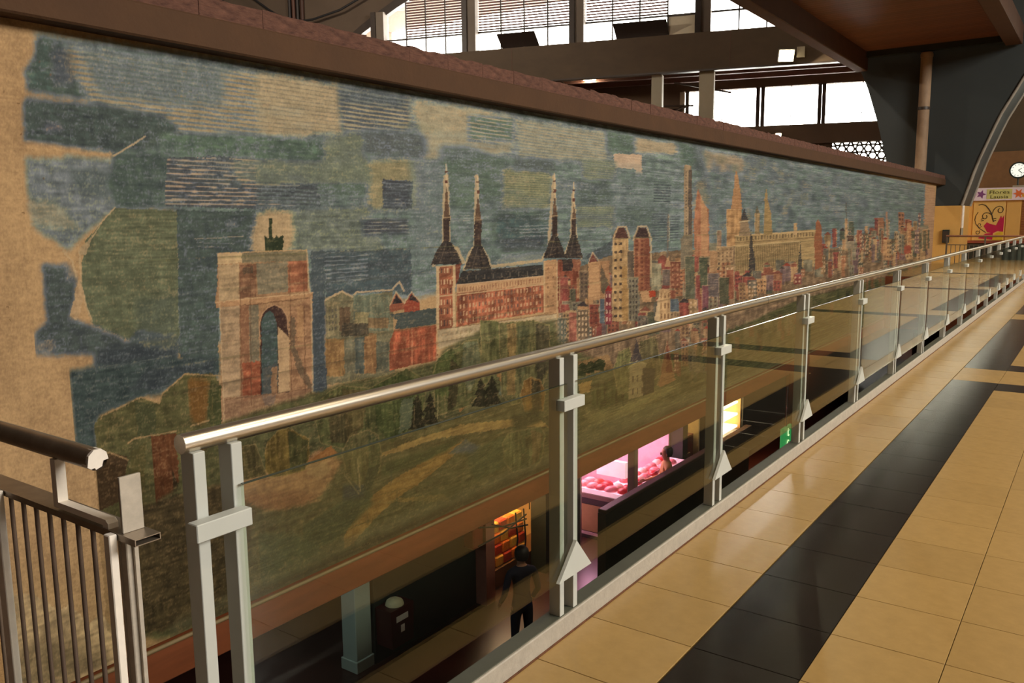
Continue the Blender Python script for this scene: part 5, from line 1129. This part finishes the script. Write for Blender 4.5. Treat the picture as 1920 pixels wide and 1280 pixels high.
# --- butcher
s2, bb = stall_shell('butcher_stall', 'pink lit butcher stall with white shelves', 12.15, 15.7, -9.8, -7.2, PINKW)
for z in (-2.2, -2.45, -2.7): bb((-9.7, 12.3, z), (-9.2, 15.6, z + .05), 'shelf', M_HOUS)
bb((-9.3, 12.4, -1.9), (-9.2, 15.6, -1.75), 'tube_light', mat('pink_tube', (255, 200, 225), emit=5, emit_col=(1, .68, .88)))
bb((-7.6, 13.9, -2.02), (-7.4, 14.9, -1.5), 'sign_panel', BEI)
stall_light(s2, 170, (1, .52, .72), (-1.2, 0, 2.55), 1.8, 3)
ct = thing('display_counter', 'L-shaped glass meat counter glowing pink', 'counter', (-7.2, 13.5, LZ))
def cbx(lo, hi, nm, m, bev=.0): return shift(MB().box(lo, hi, bev), (7.2, -13.5, 4.2)).build(nm, m, ct)
cbx((-7.7, 12.75, LZ), (-6.62, 13.35, -3.42), 'base_cabinet', M_DARK); cbx((-7.2, 13.35, LZ), (-6.62, 15.5, -3.42), 'base_cabinet', M_DARK)
cbx((-7.75, 12.72, -3.42), (-6.6, 13.35, -3.34), 'steel_trim', M_TRIM); cbx((-7.22, 13.35, -3.42), (-6.6, 15.5, -3.34), 'steel_trim', M_TRIM)
cbx((-7.55, 12.735, -4.05), (-6.8, 12.755, -3.55), 'olive_panel', mat('olive_panel', (150, 140, 84), rough=.5)); cbx((-7.72, 12.725, -4.12), (-6.62, 12.75, -4.07), 'kick_strip', M_HOUS)
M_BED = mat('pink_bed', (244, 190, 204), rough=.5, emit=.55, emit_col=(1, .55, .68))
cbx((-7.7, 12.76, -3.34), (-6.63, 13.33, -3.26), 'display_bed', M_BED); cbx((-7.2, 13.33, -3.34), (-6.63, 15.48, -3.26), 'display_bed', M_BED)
cbx((-7.74, 12.73, -3.34), (-6.61, 12.745, -3.08), 'front_glass', M_CGLASS); cbx((-6.625, 12.75, -3.34), (-6.61, 15.48, -3.08), 'front_glass', M_CGLASS)
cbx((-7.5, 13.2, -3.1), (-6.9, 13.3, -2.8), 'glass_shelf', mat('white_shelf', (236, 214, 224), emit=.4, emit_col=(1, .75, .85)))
M_MEAT = [mat('meat_pink', (226, 128, 134), rough=.35, var=.3, scale=25), mat('meat_red', (190, 44, 48), rough=.35, var=.3, scale=25), mat('meat_pale', (240, 190, 180), rough=.35, var=.2, scale=25)]
rm = random.Random(4)
mm = [MB().lathe([(.01, .09), (.06, .085), (.1, .05), (.11, .015), (.09, 0)], (0, 0, 0), 9).mesh('meat', M_MEAT[i]) for i in range(3)]
spots = [(-7.6 + i * .2, 12.9 + j * .22) for i in range(5) for j in range(2)] + [(-7.05 + i * .2, 13.5 + j * .23) for i in range(2) for j in range(8)]
for q_, (x, y) in enumerate(spots):
    i = rm.randrange(3); on_ = ['first', 'second', 'third', 'fourth', 'fifth', 'sixth', 'seventh', 'eighth']
    where = ('%s from left, %s row of the near counter arm' % (on_[q_ // 2], ['front', 'back'][q_ % 2])) if q_ < 10 else ('%s along the %s row of the long counter arm' % (on_[(q_ - 10) % 8], ['inner', 'outer'][(q_ - 10) // 8]))
    o = link('meat_cut', mm[i]); o.location = (x + rm.uniform(-.03, .03), y + rm.uniform(-.03, .03), -3.262); o.scale = (1, rm.uniform(.8, 1.3), 1); o.rotation_euler.z = rm.uniform(0, 3)
    tag(o, '%s cut of meat, %s' % (['pink', 'dark red', 'pale'][i], where), 'meat', 'meat cuts in the counter')
t = thing('grey_post', 'grey steel post standing in front of the meat counter', 'post', (-6.5, 12.72, LZ)); MB().box((-.07, -.07, 0), (.07, .07, 2.73), bev=.01).build('shaft', mat('grey_post_paint', (132, 130, 112), rough=.5), t); MB().box((-.09, -.09, 2.2), (.09, .09, 2.5)).build('dark_sleeve', M_DARK, t)
# --- beige stall and maroon counter
s3, bb = stall_shell('beige_stall', 'beige walled stall with a maroon counter', 16.1, 17.05, -9.2, -7.1, BEI)
bb((-8.0, 16.15, LZ), (-7.2, 17.0, -3.1), 'counter', mat('maroon_front', (96, 34, 30), rough=.4)); bb((-9.1, 16.4, -2.9), (-8.8, 16.7, -2.1), 'white_fridge', M_HOUS); stall_light(s3, 22, (1, .8, .5), (-1, 0, 2.5), 1, .8)
# --- bright display
s4, bb = stall_shell('bright_display', 'dazzling orange-white lit display above a red-brown counter', 18.1, 19.5, -8.6, -7.05, WARM)
bb((-8.0, 18.15, LZ), (-7.05, 19.45, -3.55), 'counter', mat('red_brown_counter', (140, 62, 40), rough=.4))
bb((-8.0, 18.15, -3.55), (-7.04, 19.45, -3.49), 'counter_edge', M_TRIM)
M_GLOW = mat('glowing_tray', (255, 220, 180), emit=3.0, emit_col=(1, .74, .5), var=.3, scale=12)
for k in range(4): bb((-7.5, 18.2, -2.55 - k * .3), (-7.1, 19.45, -2.5 - k * .3), 'lit_shelf', M_GLOW)
bb((-7.55, 18.16, -3.5), (-7.5, 19.48, -2.0), 'lit_back', M_GLOW)
stall_light(s4, 90, (1, .72, .42), (-.7, 0, 2.6), .8, 1.0)
for k in range(12):
    o = MB().lathe([(.01, .06), (.05, .05), (.065, .02), (.05, 0)], (0, 0, 0), 8).build('bread_roll', mat('golden_crust', (214, 150, 84), rough=.5, var=.2)); o.location = (-7.4 + .14 * (k % 2), 18.28 + .18 * (k // 2), -3.49)
    tag(o, 'golden roll, %s from the left in the %s row on the dazzling counter' % (['first', 'second', 'third', 'fourth', 'fifth', 'sixth'][k // 2], ['back', 'front'][k % 2]), 'bread', 'rolls on the bright counter')
# --- low dark screen in front of the butcher
t = thing('dark_screen', 'chest-high dark screen in front of the butcher stall', 'screen', (-5.9, 13.6, LZ))
MB().box((-.04, -3.0, 0), (.04, 3.2, 1.44)).build('panel', M_DARK, t); MB().box((-.07, -3.05, 1.44), (.07, 3.25, 1.5), bev=.01).build('top_rail', M_STEELDK, t); MB().box((-.07, -3.05, 0), (.07, -2.93, 1.44)).build('end_post', M_DARK, t)
# --- green sign
t = thing('green_sign', 'small dark green sign with pale curved letters seen under the glass', 'sign', (-4.6, 14.92, -2.2))
MB().box((-.03, -.02, -.42), (.02, .5, .0), bev=.01).build('board', mat('sign_dark_green', (16, 60, 22), rough=.4, emit=.15, emit_col=(.1, .8, .2)), t)
M_NEON = mat('pale_green_letter', (200, 226, 150), emit=.5, emit_col=(.7, 1, .5))
for txt, z in (('t', -.19), ('c', -.39)):
    o = link('lettering', text_mesh(txt, .28, .006, M_NEON, 'lettering'), t); o.location = (.03, .28, z); o.rotation_euler = (math.pi / 2, 0, math.pi / 2)
MB().tube([(0, .25, 0), (0, .25, .74)], .012, 6).build('hanger', M_STEELDK, t)
# market floor furniture in the dark: red counter fronts by the wall
struct('wall_lower_7', MB().box((-7.3, 23.2, LZ), (-7.0, 30, LC)), mat('orange_brown_front', (150, 74, 40), rough=.5), label='orange-brown shop front far along')

# ------------------------------------------------------------------ people
def person(label, loc, facing, top, legs, hair, arm_pose, skin=(196, 140, 110), H=1.68):
    t = thing('person', label, 'person', loc); t.rotation_euler.z = facing
    k = H / 1.7
    J = dict(pel=(0, 0, .93, .135, .1), wai=(0, 0, 1.08, .12, .09), che=(0, .01, 1.27, .15, .1), shm=(0, 0, 1.4, .11, .085), nek=(0, .005, 1.475, .05, .05), hd0=(0, .02, 1.55, .066, .078), hd1=(0, .02, 1.64, .072, .088), hd2=(0, .01, 1.7, .04, .05))
    V = []; E = []; idx = {}
    def add(n, x, y, z, rx, ry): idx[n] = len(V); V.append((x * k, y * k, z * k, rx * k, ry * k))
    for n, v in J.items(): add(n, *v)
    for a, b in (('pel', 'wai'), ('wai', 'che'), ('che', 'shm'), ('shm', 'nek'), ('nek', 'hd0'), ('hd0', 'hd1'), ('hd1', 'hd2')): E.append((idx[a], idx[b]))
    for s, nm in ((-1, 'l'), (1, 'r')):
        for n, v in (('hip', (.09 * s, 0, .88, .09, .085)), ('kne', (.1 * s, .01, .49, .06, .058)), ('ank', (.1 * s, -.02, .09, .042, .042)), ('toe', (.11 * s, .13, .035, .04, .03))): add(n + nm, *v)
        E += [(idx['pel'], idx['hip' + nm]), (idx['hip' + nm], idx['kne' + nm]), (idx['kne' + nm], idx['ank' + nm]), (idx['ank' + nm], idx['toe' + nm])]
        el, wrp = arm_pose[0 if s < 0 else 1]
        add('sho' + nm, .18 * s, 0, 1.385, .06, .058); add('elb' + nm, el[0] * s, el[1], el[2], .045, .043); add('wri' + nm, wrp[0] * s, wrp[1], wrp[2], .03, .028)
        E += [(idx['shm'], idx['sho' + nm]), (idx['sho' + nm], idx['elb' + nm]), (idx['elb' + nm], idx['wri' + nm])]
        d = np.array([wrp[0] * s - el[0] * s, wrp[1] - el[1], wrp[2] - el[2]]); d /= np.linalg.norm(d); w = np.array(wrp) * np.array([s, 1, 1]); side = np.cross(d, [s, .2, .3]); side /= np.linalg.norm(side)
        pm = w + d * .06; add('pal' + nm, *pm, .034, .018); E.append((idx['wri' + nm], idx['pal' + nm]))
        for f in range(4):
            a = pm + d * .035 + side * (f - 1.5) * .019; b = a + d * (.04 - abs(f - 1.3) * .004); c = b + d * .028 + np.array([-.3 * s, .5, 0]) * .02
            add('f%d%s' % (f, nm), *a, .009, .009); add('g%d%s' % (f, nm), *b, .008, .008); add('h%d%s' % (f, nm), *c, .007, .007)
            E += [(idx['pal' + nm], idx['f%d%s' % (f, nm)]), (idx['f%d%s' % (f, nm)], idx['g%d%s' % (f, nm)]), (idx['g%d%s' % (f, nm)], idx['h%d%s' % (f, nm)])]
        a = w + d * .03 + side * .035; b = a + d * .03 + side * .015; add('th' + nm, *a, .011, .011); add('ti' + nm, *b, .009, .009); E += [(idx['wri' + nm], idx['th' + nm]), (idx['th' + nm], idx['ti' + nm])]
    me_ = bpy.data.meshes.new('body'); me_.from_pydata([v[:3] for v in V], E, [])
    o = bpy.data.objects.new('body', me_); COL.objects.link(o)
    o.modifiers.new('skin', 'SKIN'); sv = me_.skin_vertices[0].data
    for i, v in enumerate(V): sv[i].radius = (v[3], v[4])
    sv[0].use_root = True
    o.modifiers.new('sub', 'SUBSURF').levels = 2
    bpy.context.view_layer.update(); dg = bpy.context.evaluated_depsgraph_get()
    m2 = bpy.data.meshes.new_from_object(o.evaluated_get(dg)); bpy.data.objects.remove(o)
    m2.name = 'body'; m2.materials.clear()
    for m_ in (mat('skin_%d%d%d' % skin, skin, rough=.5, var=.04), mat('cloth_%d%d%d' % top, top, rough=.8, var=.1), mat('cloth_%d%d%d' % legs, legs, rough=.8, var=.1), mat('shoe_dark', (40, 34, 30), rough=.5)): m2.materials.append(m_)
    for p in m2.polygons:
        c = p.center; x, z = abs(c.x) / k, c.z / k
        hand = any((Vector(V[idx['wri' + s]][:3]) - c).length < .2 * k and ((c - Vector(V[idx['elb' + s]][:3])).length > (Vector(V[idx['wri' + s]][:3]) - Vector(V[idx['elb' + s]][:3])).length * .96) for s in 'lr') and x > .12
        p.material_index = 0 if (z > 1.47 or hand) else (3 if z < .1 else (2 if z < .9 and x < .26 else 1)); p.use_smooth = True
    b_ = link('body', m2, t)
    M_H = mat('hair_%d%d%d' % hair, hair, rough=.6, var=.2, scale=30)
    hb = MB().lathe([(.075, 0), (.092, .04), (.096, .09), (.085, .14), (.05, .175), (.01, .185)], (0, -.012, 1.555 * k), 16)
    hb.v = [(x, (y if y < .03 or z > 1.66 * k else .03), z) for x, y, z in hb.v]; hb.build('hair', M_H, t)
    for s in (-1, 1):
        MB().lathe([(.004, -.008), (.01, 0), (.004, .008)], (.028 * s, .1 * k, 1.605 * k), 8).build('eye', M_DARK, t); MB().lathe([(.006, -.03), (.016, 0), (.01, .025)], (.076 * s, .02, 1.59 * k), 8).build('ear', MATS['skin_%d%d%d' % skin], t)
    MB().prism([(-.012, 1.57 * k), (.012, 1.57 * k), (.004, 1.61 * k), (-.004, 1.61 * k)], .085 * k, .118 * k, lambda a, b, d: (a, d, b)).build('nose', MATS['skin_%d%d%d' % skin], t); MB().box((-.022, .09 * k, 1.54 * k), (.022, .1 * k, 1.548 * k)).build('mouth', mat('lips', (150, 76, 66)), t)
    return t
fwd = math.atan2(.81, -.58)        # local +y turned towards (-.81,-.58)
person('dark haired person in a tan top looking into the meat counter', (-6.14, 13.34, LZ), math.radians(125), (196, 150, 96), (60, 56, 60), (36, 26, 24), (((.24, .06, 1.12), (.2, .28, 1.08)), ((.24, .06, 1.12), (.2, .28, 1.08))), H=1.78)
person('person in dark blue standing before the orange goods', (-5.85, 8.36, LZ), math.radians(60), (22, 28, 56), (22, 24, 34), (30, 24, 22), (((.25, .0, 1.1), (.24, .16, .92)), ((.25, .0, 1.1), (.24, .16, .92))), H=1.64)
